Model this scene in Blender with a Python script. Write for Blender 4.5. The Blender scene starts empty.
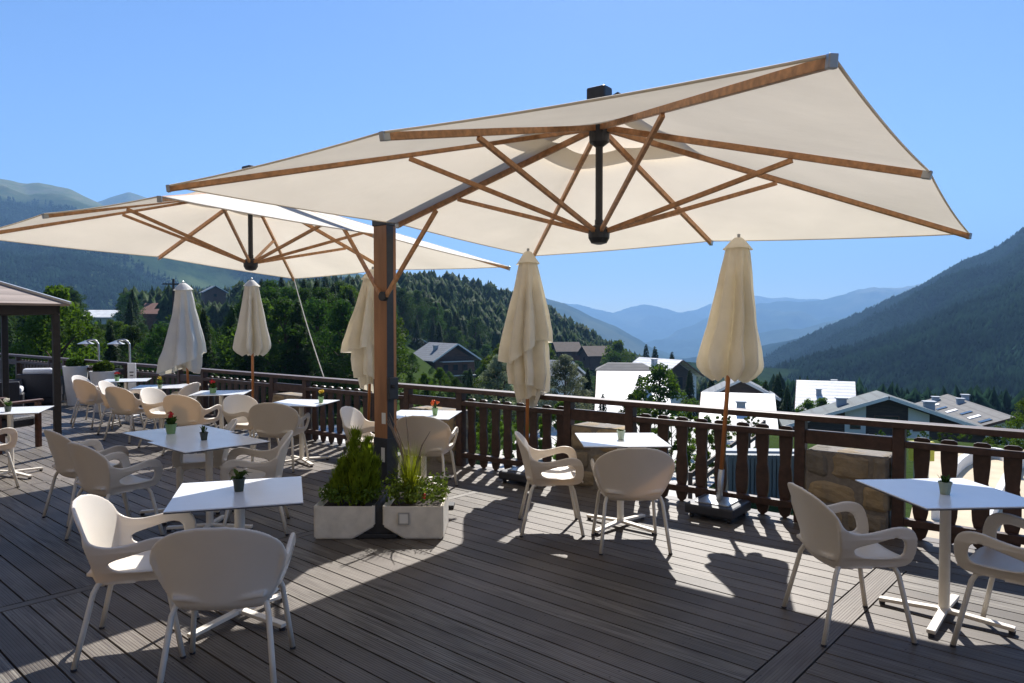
import bpy, bmesh, math, random
import numpy as np
from mathutils import Vector, Matrix, noise
R = math.radians
rnd = random.Random(7)
sc = bpy.context.scene
COL = sc.collection
H = 1.70
F, CX, CY = 725.0, 512.0, 341.5
PITCH = math.atan(19.5/725)

# ------------------------------------------------------------------ placing helpers
def at(u, v, z=0.0):
    a = (u-CX)/F; b = (v-CY)/F
    d = Vector((a, math.cos(PITCH)-b*math.sin(PITCH), -math.sin(PITCH)-b*math.cos(PITCH)))
    return Vector((0, 0, H)) + d*((z-H)/d.z)
def atd(u, v, d):
    return Vector(((u-CX)/F*d, d, H-(v-322)/F*d))

# ------------------------------------------------------------------ materials
def nodes_of(name):
    m = bpy.data.materials.new(name); m.use_nodes = True
    nt = m.node_tree
    b = nt.nodes['Principled BSDF']
    return m, nt, b
def N(nt, typ, **kw):
    n = nt.nodes.new(typ)
    for k, v in kw.items():
        if k.startswith('i_'):
            n.inputs[int(k[2:]) if k[2:].isdigit() else k[2:].replace('_', ' ')].default_value = v
        else: setattr(n, k, v)
    return n
def rgba(c): return (c[0], c[1], c[2], 1)
def mix(nt, fac, a, b, blend='MIX'):
    n = N(nt, 'ShaderNodeMix', data_type='RGBA', blend_type=blend)
    L = nt.links
    for sock, val in ((n.inputs[0], fac), (n.inputs[6], a), (n.inputs[7], b)):
        if isinstance(val, bpy.types.NodeSocket): L.new(val, sock)
        elif isinstance(val, (int, float)): sock.default_value = val
        else: sock.default_value = rgba(val)
    return n.outputs[2]
def ramp(nt, src, lo, hi, a=0.0, b=1.0):
    n = N(nt, 'ShaderNodeMapRange'); n.inputs[1].default_value = lo; n.inputs[2].default_value = hi
    n.inputs[3].default_value = a; n.inputs[4].default_value = b
    nt.links.new(src, n.inputs[0]); return n.outputs[0]
def tex_noise(nt, scale, detail=4, coord='Object', stretch=None, rough=.55):
    tc = N(nt, 'ShaderNodeTexCoord'); src = tc.outputs[coord]
    if stretch:
        mp = N(nt, 'ShaderNodeMapping'); mp.inputs['Scale'].default_value = stretch
        nt.links.new(src, mp.inputs[0]); src = mp.outputs[0]
    n = N(nt, 'ShaderNodeTexNoise'); n.inputs['Scale'].default_value = scale; n.inputs['Detail'].default_value = detail
    n.inputs['Roughness'].default_value = rough
    nt.links.new(src, n.inputs['Vector']); return n.outputs['Fac']
def bump(nt, b, src, strength, dist=.01):
    n = N(nt, 'ShaderNodeBump'); n.inputs['Strength'].default_value = strength; n.inputs['Distance'].default_value = dist
    nt.links.new(src, n.inputs['Height']); nt.links.new(n.outputs[0], b.inputs['Normal'])
def plain(name, c, rough=.6, var=.12, scale=12, bmp=.1, metal=0, stretch=None, spec=.5, dist=.01):
    m, nt, b = nodes_of(name)
    f = tex_noise(nt, scale, stretch=stretch)
    f2 = ramp(nt, f, .3, .7)
    col = mix(nt, f2, [x*(1-var) for x in c], [min(.95, x*(1+var)) for x in c])
    nt.links.new(col, b.inputs['Base Color'])
    b.inputs['Roughness'].default_value = rough; b.inputs['Metallic'].default_value = metal
    b.inputs['Specular IOR Level'].default_value = spec
    if bmp: bump(nt, b, f, bmp, dist)
    return m
def translucent(name, c, tc, amount, rough=.8, var=.06, scale=3, wr=0.0, wscale=6, transp=0.0):
    m, nt, b = nodes_of(name)
    f = ramp(nt, tex_noise(nt, scale), .3, .7)
    nt.links.new(mix(nt, f, [x*(1-var) for x in c], [min(.95, x*(1+var)) for x in c]), b.inputs['Base Color'])
    b.inputs['Roughness'].default_value = rough
    t = N(nt, 'ShaderNodeBsdfTranslucent'); 
    nt.links.new(mix(nt, f, [x*(1-var) for x in tc], [min(.95, x*(1+var)) for x in tc]), t.inputs['Color'])
    mx = N(nt, 'ShaderNodeMixShader'); mx.inputs[0].default_value = amount
    nt.links.new(b.outputs[0], mx.inputs[1]); nt.links.new(t.outputs[0], mx.inputs[2])
    nt.links.new(mx.outputs[0], nt.nodes['Material Output'].inputs['Surface'])
    if wr:
        n = tex_noise(nt, wscale, 3)
        bn = N(nt, 'ShaderNodeBump'); bn.inputs['Strength'].default_value = wr; bn.inputs['Distance'].default_value = .03
        nt.links.new(n, bn.inputs['Height']); nt.links.new(bn.outputs[0], b.inputs['Normal']); nt.links.new(bn.outputs[0], t.inputs['Normal'])
    return m
def leafmat(name, c, var=.35, trans=.35, warm=(1.25, 1.15, .5), scale=1.2):
    m, nt, b = nodes_of(name)
    oi = N(nt, 'ShaderNodeObjectInfo')
    f = ramp(nt, tex_noise(nt, scale, 2), .35, .65)
    base = mix(nt, f, [x*(1-var) for x in c], [c[0]*(1+var)*1.1, c[1]*(1+var), c[2]*(1+var)])
    rv = ramp(nt, oi.outputs['Random'], 0, 1, .7, 1.25)
    hs = N(nt, 'ShaderNodeHueSaturation'); nt.links.new(rv, hs.inputs['Value']); nt.links.new(base, hs.inputs['Color'])
    hue = ramp(nt, oi.outputs['Random'], 0, 1, .485, .515); nt.links.new(hue, hs.inputs['Hue'])
    nt.links.new(hs.outputs[0], b.inputs['Base Color']); b.inputs['Roughness'].default_value = .7
    b.inputs['Specular IOR Level'].default_value = .06
    t = N(nt, 'ShaderNodeBsdfTranslucent'); nt.links.new(mix(nt, 1.0, hs.outputs[0], warm, 'MULTIPLY'), t.inputs['Color'])
    mx = N(nt, 'ShaderNodeMixShader'); mx.inputs[0].default_value = trans
    nt.links.new(b.outputs[0], mx.inputs[1]); nt.links.new(t.outputs[0], mx.inputs[2])
    nt.links.new(mx.outputs[0], nt.nodes['Material Output'].inputs['Surface'])
    return m
def woodmat(name, c, rough=.55, axis=(1, 1, 14), var=.3, scale=4):
    m, nt, b = nodes_of(name)
    f = tex_noise(nt, scale, 6, stretch=axis)
    col = mix(nt, ramp(nt, f, .35, .68), [x*(1-var) for x in c], [x*(1+var) for x in c])
    nt.links.new(col, b.inputs['Base Color']); b.inputs['Roughness'].default_value = rough
    bump(nt, b, f, .15, .004); return m

MT = {}
MT['canvas'] = translucent('cream_canvas', (.80, .745, .65), (.84, .755, .62), .34, var=.07, scale=1.1, wr=.3, wscale=3)
MT['parasol_cream'] = translucent('cream_parasol_cloth', (.86, .82, .72), (.88, .81, .65), .42, var=.08, scale=4, wr=.3, wscale=9)
MT['parasol_white'] = translucent('white_parasol_cloth', (.78, .76, .70), (.68, .62, .48), .3, var=.08, scale=3, wr=.3, wscale=7)
MT['plastic'] = translucent('cream_plastic', (.80, .755, .68), (.78, .58, .36), .22, rough=.38, var=.03, scale=5)
MT['leg'] = plain('white_leg_metal', (.72, .68, .61), .4, .05, 8, .03)
MT['table'] = plain('white_table_laminate', (.74, .76, .80), .2, .03, 6, .02)
MT['table_edge'] = plain('dark_table_edge', (.06, .06, .07), .5, .1)
MT['table_metal'] = plain('white_table_metal', (.76, .71, .63), .4, .05)
MT['teak'] = woodmat('teak', (.36, .17, .075), .45, (1, 1, .15), .25, 9)
MT['teak_rib'] = woodmat('teak_rib', (.50, .25, .11), .5, (3, 3, 3), .25, 9)
MT['orange_wood'] = woodmat('orange_pole_wood', (.46, .17, .05), .4, (8, 8, .5), .2, 6)
MT['dark_metal'] = plain('dark_anthracite_metal', (.025, .028, .035), .45, .2, 20, .05)
MT['steel'] = plain('grey_steel', (.42, .43, .44), .35, .1, 10, .04, metal=.7)
MT['rail'] = woodmat('dark_brown_rail_wood', (.050, .024, .018), .5, (3, 3, 3), .35, 6)
MT['black_plastic'] = plain('black_plastic', (.03, .033, .045), .5, .2)
MT['concrete'] = plain('cream_concrete_planter', (.74, .70, .62), .85, .1, 14, .3, dist=.006)
MT['soil'] = plain('dark_soil', (.03, .022, .015), .95, .4, 40, .5)
MT['white_paint'] = plain('white_paint', (.74, .74, .73), .6, .05, 8, .05)
MT['white_wall'] = plain('white_render_wall', (.74, .73, .69), .9, .06, .6, .15)
MT['grey_wall'] = plain('grey_render_wall', (.42, .44, .46), .9, .08, .6, .15)
MT['dark_wood'] = woodmat('dark_chalet_wood', (.055, .034, .024), .75, (1, 1, 6), .3, 1.5)
MT['brown_wood'] = woodmat('brown_chalet_wood', (.13, .06, .035), .75, (1, 1, 6), .3, 1.5)
MT['window'] = plain('dark_window_glass', (.02, .025, .03), .12, .3, 3, 0)
MT['pot_green'] = plain('green_flower_pot', (.17, .30, .13), .5, .1)
MT['pot_dark'] = plain('dark_flower_pot', (.035, .05, .04), .5, .1)
MT['pot_sage'] = plain('sage_flower_pot', (.30, .36, .27), .6, .1)
MT['plant'] = leafmat('potted_plant_leaf', (.05, .10, .025), scale=20)
MT['plant_bright'] = leafmat('bright_planter_leaf', (.18, .27, .03), .4, .5, scale=14)
MT['plant_dark'] = leafmat('dark_planter_leaf', (.085, .14, .03), .4, .4, scale=14)
MT['red'] = plain('red_petals', (.55, .02, .02), .6, .2, 40)
MT['orange'] = plain('orange_petals', (.75, .16, .03), .6, .2, 40)
MT['yellow'] = plain('yellow_petals', (.75, .55, .04), .6, .2, 40)
MT['white_petal'] = plain('white_petals', (.75, .72, .6), .6, .1, 40)
MT['wicker'] = plain('black_wicker', (.014, .014, .02), .6, .3, 60, .6)
MT['cushion'] = plain('white_cushion', (.72, .72, .72), .9, .06, 8, .3)
MT['blanket'] = plain('grey_cover_cloth', (.30, .26, .21), .95, .2, 6, .5)
MT['brown_frame'] = woodmat('brown_armchair_wood', (.09, .035, .02), .5, (2, 2, 6))
MT['bark'] = plain('pine_bark', (.07, .045, .03), .95, .35, 3, .6, dist=.05)
MT['conifer'] = leafmat('conifer_needles', (.024, .052, .016), .45, .30, (1.4, 1.5, .5), 1.0)
MT['mountain_conifer'] = leafmat('mountain_conifer_needles', (.009, .024, .014), .6, .08, (1.2, 1.4, .7), .02)
MT['mountain_conifer'].node_tree.nodes['Principled BSDF'].inputs['Specular IOR Level'].default_value = 0; MT['mountain_conifer'].node_tree.nodes['Principled BSDF'].inputs['Roughness'].default_value = 1
MT['pine'] = leafmat('pine_needles', (.032, .068, .019), .45, .36, (1.4, 1.5, .5), .9)
MT['broad'] = leafmat('fresh_green_leaves', (.055, .10, .018), .4, .42, (1.5, 1.5, .5), 1.0)
MT['silver'] = leafmat('pale_blossom_leaves', (.20, .25, .17), .6, .35, (1.1, 1.1, .8), 2.2)
MT['shrub'] = leafmat('shrub_leaves', (.06, .11, .022), .4, .5, (1.5, 1.5, .5), 1.2)
MT['roof_tile'] = woodmat('brown_roof_shingles', (.22, .17, .14), .8, (1, 1, 1), .25, 3)
MT['rope'] = plain('white_rope', (.62, .62, .6), .8, .1)

def roof_mat(name, c, pitch=.5, rough=.7):
    m, nt, b = nodes_of(name)
    tc = N(nt, 'ShaderNodeTexCoord')
    w = N(nt, 'ShaderNodeTexWave', wave_type='BANDS', bands_direction='Z'); w.inputs['Scale'].default_value = 1/pitch*.5
    w.inputs['Distortion'].default_value = .4
    nt.links.new(tc.outputs['Object'], w.inputs['Vector'])
    f = ramp(nt, tex_noise(nt, .9, 5), .3, .7)
    c1 = mix(nt, f, [x*.8 for x in c], [min(.9, x*1.15) for x in c])
    c2 = mix(nt, ramp(nt, w.outputs[1], 0, .25), [x*.7 for x in c], c1)
    nt.links.new(c2, b.inputs['Base Color']); b.inputs['Roughness'].default_value = rough
    bump(nt, b, w.outputs[1], .3, .03); return m
MT['roof_white'] = roof_mat('white_metal_roof', (.66, .66, .65), .6, .55)
MT['roof_grey'] = roof_mat('grey_sheet_roof', (.13, .145, .165), .5, .8)
MT['roof_green'] = roof_mat('grey_green_roof', (.085, .105, .11), .5, .85)
MT['roof_stone'] = roof_mat('pale_stone_roof', (.125, .12, .115), .45, .9)
MT['roof_brown'] = roof_mat('brown_roof', (.085, .058, .043), .4, .9)
MT['roof_red'] = roof_mat('red_brown_roof', (.16, .065, .04), .4, .9)
MT['gazebo_roof'] = roof_mat('gazebo_slats', (.30, .24, .21), .13)

def deck_mat():
    m, nt, b = nodes_of('weathered_deck_boards')
    L = nt.links
    uv = N(nt, 'ShaderNodeUVMap'); uv.uv_map = 'UVMap'          # u = metres along the board, v = metres across, per board
    at_ = N(nt, 'ShaderNodeAttribute'); at_.attribute_name = 'tone'
    sep = N(nt, 'ShaderNodeSeparateXYZ'); L.new(uv.outputs[0], sep.inputs[0])
    mp = N(nt, 'ShaderNodeMapping'); mp.inputs['Scale'].default_value = (1.2, 26, 1); L.new(uv.outputs[0], mp.inputs[0])
    gr = N(nt, 'ShaderNodeTexNoise'); gr.inputs['Scale'].default_value = 2.2; gr.inputs['Detail'].default_value = 8
    L.new(mp.outputs[0], gr.inputs['Vector'])
    big = tex_noise(nt, .8, 4)
    fine = tex_noise(nt, 30, 5)
    tone = ramp(nt, at_.outputs['Fac'], 0, 1, .0, 1.0)
    c0 = mix(nt, tone, (.060, .051, .041), (.205, .187, .158))
    c1 = mix(nt, ramp(nt, gr.outputs['Fac'], .38, .64), (.062, .050, .041), c0)
    c2 = mix(nt, ramp(nt, big, .42, .62, 0, .5), c1, (.205, .175, .155))
    c3 = mix(nt, ramp(nt, fine, .58, .8, 0, .45), c2, (.10, .078, .062))
    wet = tex_noise(nt, .55, 3, stretch=(1, 1, 1))
    c4 = mix(nt, ramp(nt, wet, .56, .68, 0, .45), c3, (.125, .088, .058))
    # grooves: fine ridges along the board
    ml = N(nt, 'ShaderNodeMath', operation='MULTIPLY'); ml.inputs[1].default_value = 2*math.pi/.0155; L.new(sep.outputs[1], ml.inputs[0])
    sn = N(nt, 'ShaderNodeMath', operation='SINE'); L.new(ml.outputs[0], sn.inputs[0])
    g01 = ramp(nt, sn.outputs[0], -1, -.1, 0, 1)
    c5 = mix(nt, ramp(nt, g01, 0, 1, .5, 0), c4, (.05, .038, .032))
    # paired screws on the joist lines
    def M2(op, a, b_=None, **k):
        n = N(nt, 'ShaderNodeMath', operation=op)
        for q, v in enumerate((a, b_)):
            if v is None: continue
            if isinstance(v, bpy.types.NodeSocket): L.new(v, n.inputs[q])
            else: n.inputs[q].default_value = v
        return n.outputs[0]
    fx = M2('SUBTRACT', M2('FRACT', M2('MULTIPLY', sep.outputs[0], 1/.58)), .5); fx = M2('MULTIPLY', fx, .58)
    fy = M2('SUBTRACT', M2('ABSOLUTE', M2('SUBTRACT', sep.outputs[1], .067)), .040)
    dd = M2('SQRT', M2('ADD', M2('MULTIPLY', fx, fx), M2('MULTIPLY', fy, fy)))
    scr = ramp(nt, dd, .0042, .0068, 1, 0)
    c5 = mix(nt, scr, c5, (.03, .025, .022))
    L.new(c5, b.inputs['Base Color']); b.inputs['Roughness'].default_value = .55
    b.inputs['Specular IOR Level'].default_value = .4
    add = N(nt, 'ShaderNodeMath', operation='MULTIPLY_ADD'); add.inputs[1].default_value = .35; L.new(gr.outputs['Fac'], add.inputs[0]); L.new(g01, add.inputs[2])
    bump(nt, b, add.outputs[0], .5, .0025)
    return m
MT['gazebo_wood'] = woodmat('dark_gazebo_wood', (.016, .011, .009), .6, (3, 3, 3), .3, 6)
MT['added_wall'] = plain('added_building_beige', (.25, .21, .165), .9, .1, .8, .1)  # for the added out-of-view building that bounces warm light
MT['deck'] = deck_mat()

def stone_mat():
    m, nt, b = nodes_of('pier_rubble_stone'); L = nt.links
    f = tex_noise(nt, 9, 8); oi = N(nt, 'ShaderNodeAttribute'); oi.attribute_name = 'tone'
    c = mix(nt, oi.outputs['Fac'], (.15, .135, .115), (.36, .27, .155))
    c = mix(nt, ramp(nt, f, .45, .75, 0, .6), c, (.14, .125, .11))
    L.new(c, b.inputs['Base Color']); b.inputs['Roughness'].default_value = .95
    bump(nt, b, f, .8, .03); return m
MT['stone'] = stone_mat()
MT['mortar'] = plain('pier_mortar', (.19, .17, .15), .95, .2, 25, .5)

def ground_mat():
    m, nt, b = nodes_of('alpine_grass_ground'); L = nt.links
    f = ramp(nt, tex_noise(nt, .06, 8), .35, .65); g = ramp(nt, tex_noise(nt, 1.5, 6), .3, .7)
    c = mix(nt, f, (.026, .048, .013), (.05, .075, .022)); c = mix(nt, g, c, (.038, .055, .02))
    L.new(c, b.inputs['Base Color']); b.inputs['Roughness'].default_value = 1; b.inputs['Specular IOR Level'].default_value = 0
    bump(nt, b, tex_noise(nt, 3, 6), .8, .2); return m
MT['ground'] = ground_mat()
def mountain_mat(name, forest, grass, rock, scale, lo, hi, patch=(.5, .62)):
    m, nt, b = nodes_of(name); L = nt.links
    tc = N(nt, 'ShaderNodeTexCoord'); sp = N(nt, 'ShaderNodeSeparateXYZ'); L.new(tc.outputs['Object'], sp.inputs[0])
    n1 = tex_noise(nt, scale, 9, rough=.65); n2 = tex_noise(nt, scale*12, 6, rough=.7)
    alt = ramp(nt, sp.outputs[2], lo, hi)
    ad = N(nt, 'ShaderNodeMath', operation='ADD'); L.new(alt, ad.inputs[0]); L.new(ramp(nt, n1, 0, 1, -.6, .6), ad.inputs[1])
    c = mix(nt, ramp(nt, n2, .35, .65), [x*.6 for x in forest], [x*1.4 for x in forest])
    c = mix(nt, ramp(nt, n1, patch[0], patch[1], 0, .8), c, grass)
    c2 = mix(nt, ramp(nt, n2, .4, .7), grass, rock)
    c = mix(nt, ramp(nt, ad.outputs[0], .35, .75), c, c2)
    L.new(c, b.inputs['Base Color']); b.inputs['Roughness'].default_value = .95; b.inputs['Specular IOR Level'].default_value = 0
    bump(nt, b, n2, 1.0, 3.0/scale*.002); return m
MT['hill'] = plain('forest_floor', (.016, .030, .010), 1, .4, .05, .3, spec=0)
MT['slope'] = plain('wooded_slope_floor', (.007, .016, .009), 1, .3, .01, .1, spec=0)
MT['mountain_left'] = mountain_mat('green_mountain', (.025, .045, .016), (.085, .115, .04), (.17, .15, .11), .0028, 190, 480)
MT['mountain_far'] = mountain_mat('far_ridge', (.025, .04, .02), (.08, .09, .05), (.34, .31, .27), .0016, 50, 560)

# ------------------------------------------------------------------ object helpers
def link(o, parent=None):
    COL.objects.link(o)
    if parent is not None: o.parent = parent
    return o
def tag(o, label=None, cat=None, group=None, kind=None):
    if label: o['label'] = label
    if cat: o['category'] = cat
    if group: o['group'] = group
    if kind: o['kind'] = kind
    return o
def empty(name, loc, rz=0, label=None, cat=None, group=None):
    o = bpy.data.objects.new(name, None); o.empty_display_size = .2
    o.location = loc; o.rotation_euler = (0, 0, rz); link(o)
    return tag(o, label, cat, group)
def copy_tree(o, parent=None):
    c = o.copy(); COL.objects.link(c)
    if parent is not None: c.parent = parent
    for ch in list(o.children): copy_tree(ch, c)
    return c

class MB:
    """collects shapes; build() links them as ONE mesh"""
    def __init__(s): s.bm = bmesh.new()
    def box(s, c, d, rot=None, bev=0):
        r = bmesh.ops.create_cube(s.bm, size=1)
        vs = r['verts']; M = Matrix.Translation(c) @ (rot.to_4x4() if rot else Matrix()) @ Matrix.Diagonal((d[0], d[1], d[2], 1))
        bmesh.ops.transform(s.bm, matrix=M, verts=vs)
        if bev:
            es = list({e for v in vs for e in v.link_edges})
            bmesh.ops.bevel(s.bm, geom=es, offset=bev, segments=2, affect='EDGES', profile=.5)
        return s
    def bar(s, a, b, w, h=None, up=Vector((0, 0, 1)), bev=0):
        a = Vector(a); b = Vector(b); d = b-a; L = d.length; d.normalize()
        x = d.cross(up)
        if x.length < 1e-4: x = Vector((1, 0, 0))
        x.normalize(); y = x.cross(d)
        rot = Matrix((x, d, y)).transposed()
        return s.box((a+b)/2, (w, L, h or w), rot, bev)
    def tube(s, path, r, n=10, cap=True, sq=None):
        """sq=(normal scale, binormal scale)"""
        path = [Vector(p) for p in path]; rings = []
        rr = r if isinstance(r, (list, tuple)) else [r]*len(path)
        t0 = (path[1]-path[0]).normalized()
        nrm = t0.orthogonal().normalized()
        for i, p in enumerate(path):
            t = (path[min(i+1, len(path)-1)]-path[max(i-1, 0)]).normalized()
            nrm = (nrm - t*nrm.dot(t)).normalized(); bi = t.cross(nrm)
            rings.append([s.bm.verts.new(p + (nrm*math.cos(2*math.pi*k/n) + bi*math.sin(2*math.pi*k/n))*rr[i]) for k in range(n)])
        for a, b in zip(rings, rings[1:]):
            for k in range(n): s.bm.faces.new((a[k], a[(k+1) % n], b[(k+1) % n], b[k]))
        if cap:
            s.bm.faces.new(rings[0][::-1]); s.bm.faces.new(rings[-1])
        return s
    def lathe(s, prof, n=20, c=(0, 0, 0), cap=True):
        rings = [[s.bm.verts.new((c[0]+r*math.cos(2*math.pi*k/n), c[1]+r*math.sin(2*math.pi*k/n), c[2]+z)) for k in range(n)] for r, z in prof]
        for a, b in zip(rings, rings[1:]):
            for k in range(n): s.bm.faces.new((a[k], a[(k+1) % n], b[(k+1) % n], b[k]))
        if cap:
            s.bm.faces.new(rings[0][::-1]); s.bm.faces.new(rings[-1])
        return s
    def prism(s, poly, a, b):
        """poly 2-D points -> a(pt), b(pt) give the two 3-D ends"""
        A = [s.bm.verts.new(a(p)) for p in poly]; B = [s.bm.verts.new(b(p)) for p in poly]
        n = len(poly)
        s.bm.faces.new(A[::-1]); s.bm.faces.new(B)
        for k in range(n): s.bm.faces.new((A[k], A[(k+1) % n], B[(k+1) % n], B[k]))
        return s
    def poly(s, pts):
        s.bm.faces.new([s.bm.verts.new(p) for p in pts]); return s
    def build(s, name, mat, parent=None, smooth=False, mods=None):
        bmesh.ops.recalc_face_normals(s.bm, faces=s.bm.faces)
        me = bpy.data.meshes.new(name); s.bm.to_mesh(me); s.bm.free()
        me.materials.append(mat)
        if smooth:
            for p in me.polygons: p.use_smooth = True
        o = bpy.data.objects.new(name, me); link(o, parent); return o

def np_mesh(name, verts, faces, mat, parent=None, smooth=False):
    """verts (n,3) array, faces (m,k) array"""
    me = bpy.data.meshes.new(name); verts = np.asarray(verts, dtype=np.float32); faces = np.asarray(faces, dtype=np.int32)
    m, k = faces.shape
    me.vertices.add(len(verts)); me.vertices.foreach_set('co', verts.ravel())
    me.loops.add(m*k); me.loops.foreach_set('vertex_index', faces.ravel())
    me.polygons.add(m); me.polygons.foreach_set('loop_start', np.arange(0, m*k, k, dtype=np.int32))
    me.polygons.foreach_set('loop_total', np.full(m, k, dtype=np.int32))
    if smooth: me.polygons.foreach_set('use_smooth', np.ones(m, dtype=bool))
    me.update(calc_edges=True); me.materials.append(mat)
    o = bpy.data.objects.new(name, me)
    return link(o, parent)
def bake(o, mods):
    for t, kw in mods:
        md = o.modifiers.new(t, t)
        for k, v in kw.items(): setattr(md, k, v)
    dg = bpy.context.evaluated_depsgraph_get()
    me = bpy.data.meshes.new_from_object(o.evaluated_get(dg))
    o.modifiers.clear(); o.data = me; return o

# ------------------------------------------------------------------ world, sun, camera
SUN_AZ, SUN_EL = R(11.5), R(45.2)      # azimuth from +Y towards +X
w = bpy.data.worlds.new('World'); sc.world = w; w.use_nodes = True
nt = w.node_tree
sky = nt.nodes.new('ShaderNodeTexSky'); sky.sky_type = 'NISHITA'; sky.sun_disc = False
sky.sun_elevation = SUN_EL; sky.sun_rotation = SUN_AZ; sky.altitude = 1800; sky.air_density = 1.0; sky.dust_density = .7; sky.ozone_density = 3.0
hsv = nt.nodes.new('ShaderNodeHueSaturation'); hsv.inputs['Saturation'].default_value = 1.2; hsv.inputs['Hue'].default_value = .509; hsv.inputs['Value'].default_value = .86
nt.links.new(sky.outputs[0], hsv.inputs['Color']); nt.links.new(hsv.outputs[0], nt.nodes['Background'].inputs[0]); nt.nodes['Background'].inputs[1].default_value = .08
sd = bpy.data.lights.new('sun', 'SUN'); sd.energy = 5.0; sd.angle = R(.53); sd.color = (1, .955, .89)
so = bpy.data.objects.new('sun', sd); link(so)
sdir = Vector((math.sin(SUN_AZ)*math.cos(SUN_EL), math.cos(SUN_AZ)*math.cos(SUN_EL), math.sin(SUN_EL)))
so.rotation_euler = (-sdir).to_track_quat('-Z', 'Y').to_euler()
cd = bpy.data.cameras.new('camera'); cam = bpy.data.objects.new('camera', cd); link(cam)
cd.sensor_width = 36; cd.lens = F/1024*36; cd.clip_end = 60000; cd.clip_start = .05
cam.location = (0, 0, H); cam.rotation_euler = (math.pi/2-PITCH, 0, 0); sc.camera = cam
sc.view_settings.view_transform = 'Standard'; sc.view_settings.look = 'None'; sc.view_settings.exposure = 1.2; sc.view_settings.gamma = 1
sc.render.engine = 'CYCLES'
cy = sc.cycles
cy.use_denoising = True; cy.max_bounces = 8; cy.transparent_max_bounces = 8; cy.volume_bounces = 0; cy.caustics_reflective = False; cy.caustics_refractive = False
cy.diffuse_bounces = 4

# ------------------------------------------------------------------ deck
E1 = Vector((.746, -.666)).normalized(); E2 = Vector((.666, .746)).normalized()
RP = Vector((-.8693, 8.7539)); RD = Vector((.7861, -.6181)); RN = Vector((.6181, .7861))   # rail line, direction, outward normal
def rail(s, off=0, z=0): 
    p = RP + RD*s + RN*off; return Vector((p.x, p.y, z))
def clip(poly, n, c):        # keep n.p <= c
    out = []
    for i, p in enumerate(poly):
        q = poly[(i+1) % len(poly)]; a = n.dot(p)-c; b = n.dot(q)-c
        if a <= 0: out.append(p)
        if a*b < 0: out.append(p+(q-p)*(a/(a-b)))
    return out
def deck():
    bm = bmesh.new(); uvl = bm.loops.layers.uv.new('UVMap'); tl = bm.faces.layers.float.new('tone')
    rr = random.Random(3)
    def board(poly, org, ud, vd, th=.03, tone=None):
        if len(poly) < 3: return
        tone = rr.random() if tone is None else tone
        off = rr.random()*50
        dz = rr.uniform(-.0012, .0012)
        top = [bm.verts.new((p.x, p.y, dz)) for p in poly]; bot = [bm.verts.new((p.x, p.y, dz-th)) for p in poly]
        fs = [bm.faces.new(top)]
        n = len(poly)
        for k in range(n): fs.append(bm.faces.new((top[k], bot[k], bot[(k+1) % n], top[(k+1) % n])))
        for f in fs:
            f[tl] = tone
            for l in f.loops:
                q = Vector((l.vert.co.x, l.vert.co.y))-org; l[uvl].uv = (q.dot(ud)+off, q.dot(vd))
    W, G = .141, .0115
    cuts = [(-30, -8.86), (-8.78, -5.125), (-5.035, -1.437), (-1.255, 2.4), (2.49, 9)]
    c_in = RN.dot(RP) - .825
    for k in range(-70, 110):
        t0 = k*W + .02; t1 = t0+W-G
        for (a, b) in cuts:
            # butt joints
            xs = [a]; x = a + rr.uniform(1.5, 4)
            while x < b-.8 and b-a > 5: xs.append(x); x += rr.uniform(3.2, 4.2)
            xs.append(b)
            for s0, s1 in zip(xs, xs[1:]):
                poly = [E1*(s0+.0015)+E2*t0, E1*(s1-.0015)+E2*t0, E1*(s1-.0015)+E2*t1, E1*(s0+.0015)+E2*t1]
                poly = clip(poly, RN, c_in)
                if len(poly) >= 3: board(poly, E2*t0, E1, E2)
    for (a, b, n) in ((-8.855, -8.785, 1), (-5.118, -5.042, 1), (-1.428, -1.264, 1), (2.407, 2.483, 1)):
        poly = clip([E1*a+E2*-8, E1*b+E2*-8, E1*b+E2*16, E1*a+E2*16], RN, c_in)
        board(poly, E1*a, E2, E1, tone=.45)
    # edging boards beside the railing
    o = RP - RN*.817
    for k in range(7):
        a = k*.141; b = a+.130
        s = -32
        while s < 14:
            s2 = s+rr.uniform(3, 4.5)
            poly = [o+RD*(s+.002)+RN*a, o+RD*(s2-.002)+RN*a, o+RD*(s2-.002)+RN*b, o+RD*(s+.002)+RN*b]
            board(poly, o+RN*a, RD, RN); s = s2
    bmesh.ops.recalc_face_normals(bm, faces=bm.faces)
    me = bpy.data.meshes.new('deck'); bm.to_mesh(me); bm.free(); me.materials.append(MT['deck'])
    o2 = bpy.data.objects.new('deck', me); link(o2); tag(o2, kind='structure')
    # dark joists / underside of the terrace
    mb = MB()
    far = RP + RN*.14
    q = [far+RD*-32, far+RD*14, far+RD*14-RN*22, far+RD*-32-RN*22]
    mb.prism(q, lambda p: (p.x, p.y, -.034), lambda p: (p.x, p.y, -.30))
    tag(mb.build('terrace_base', MT['dark_wood']), kind='structure')
deck()

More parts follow.
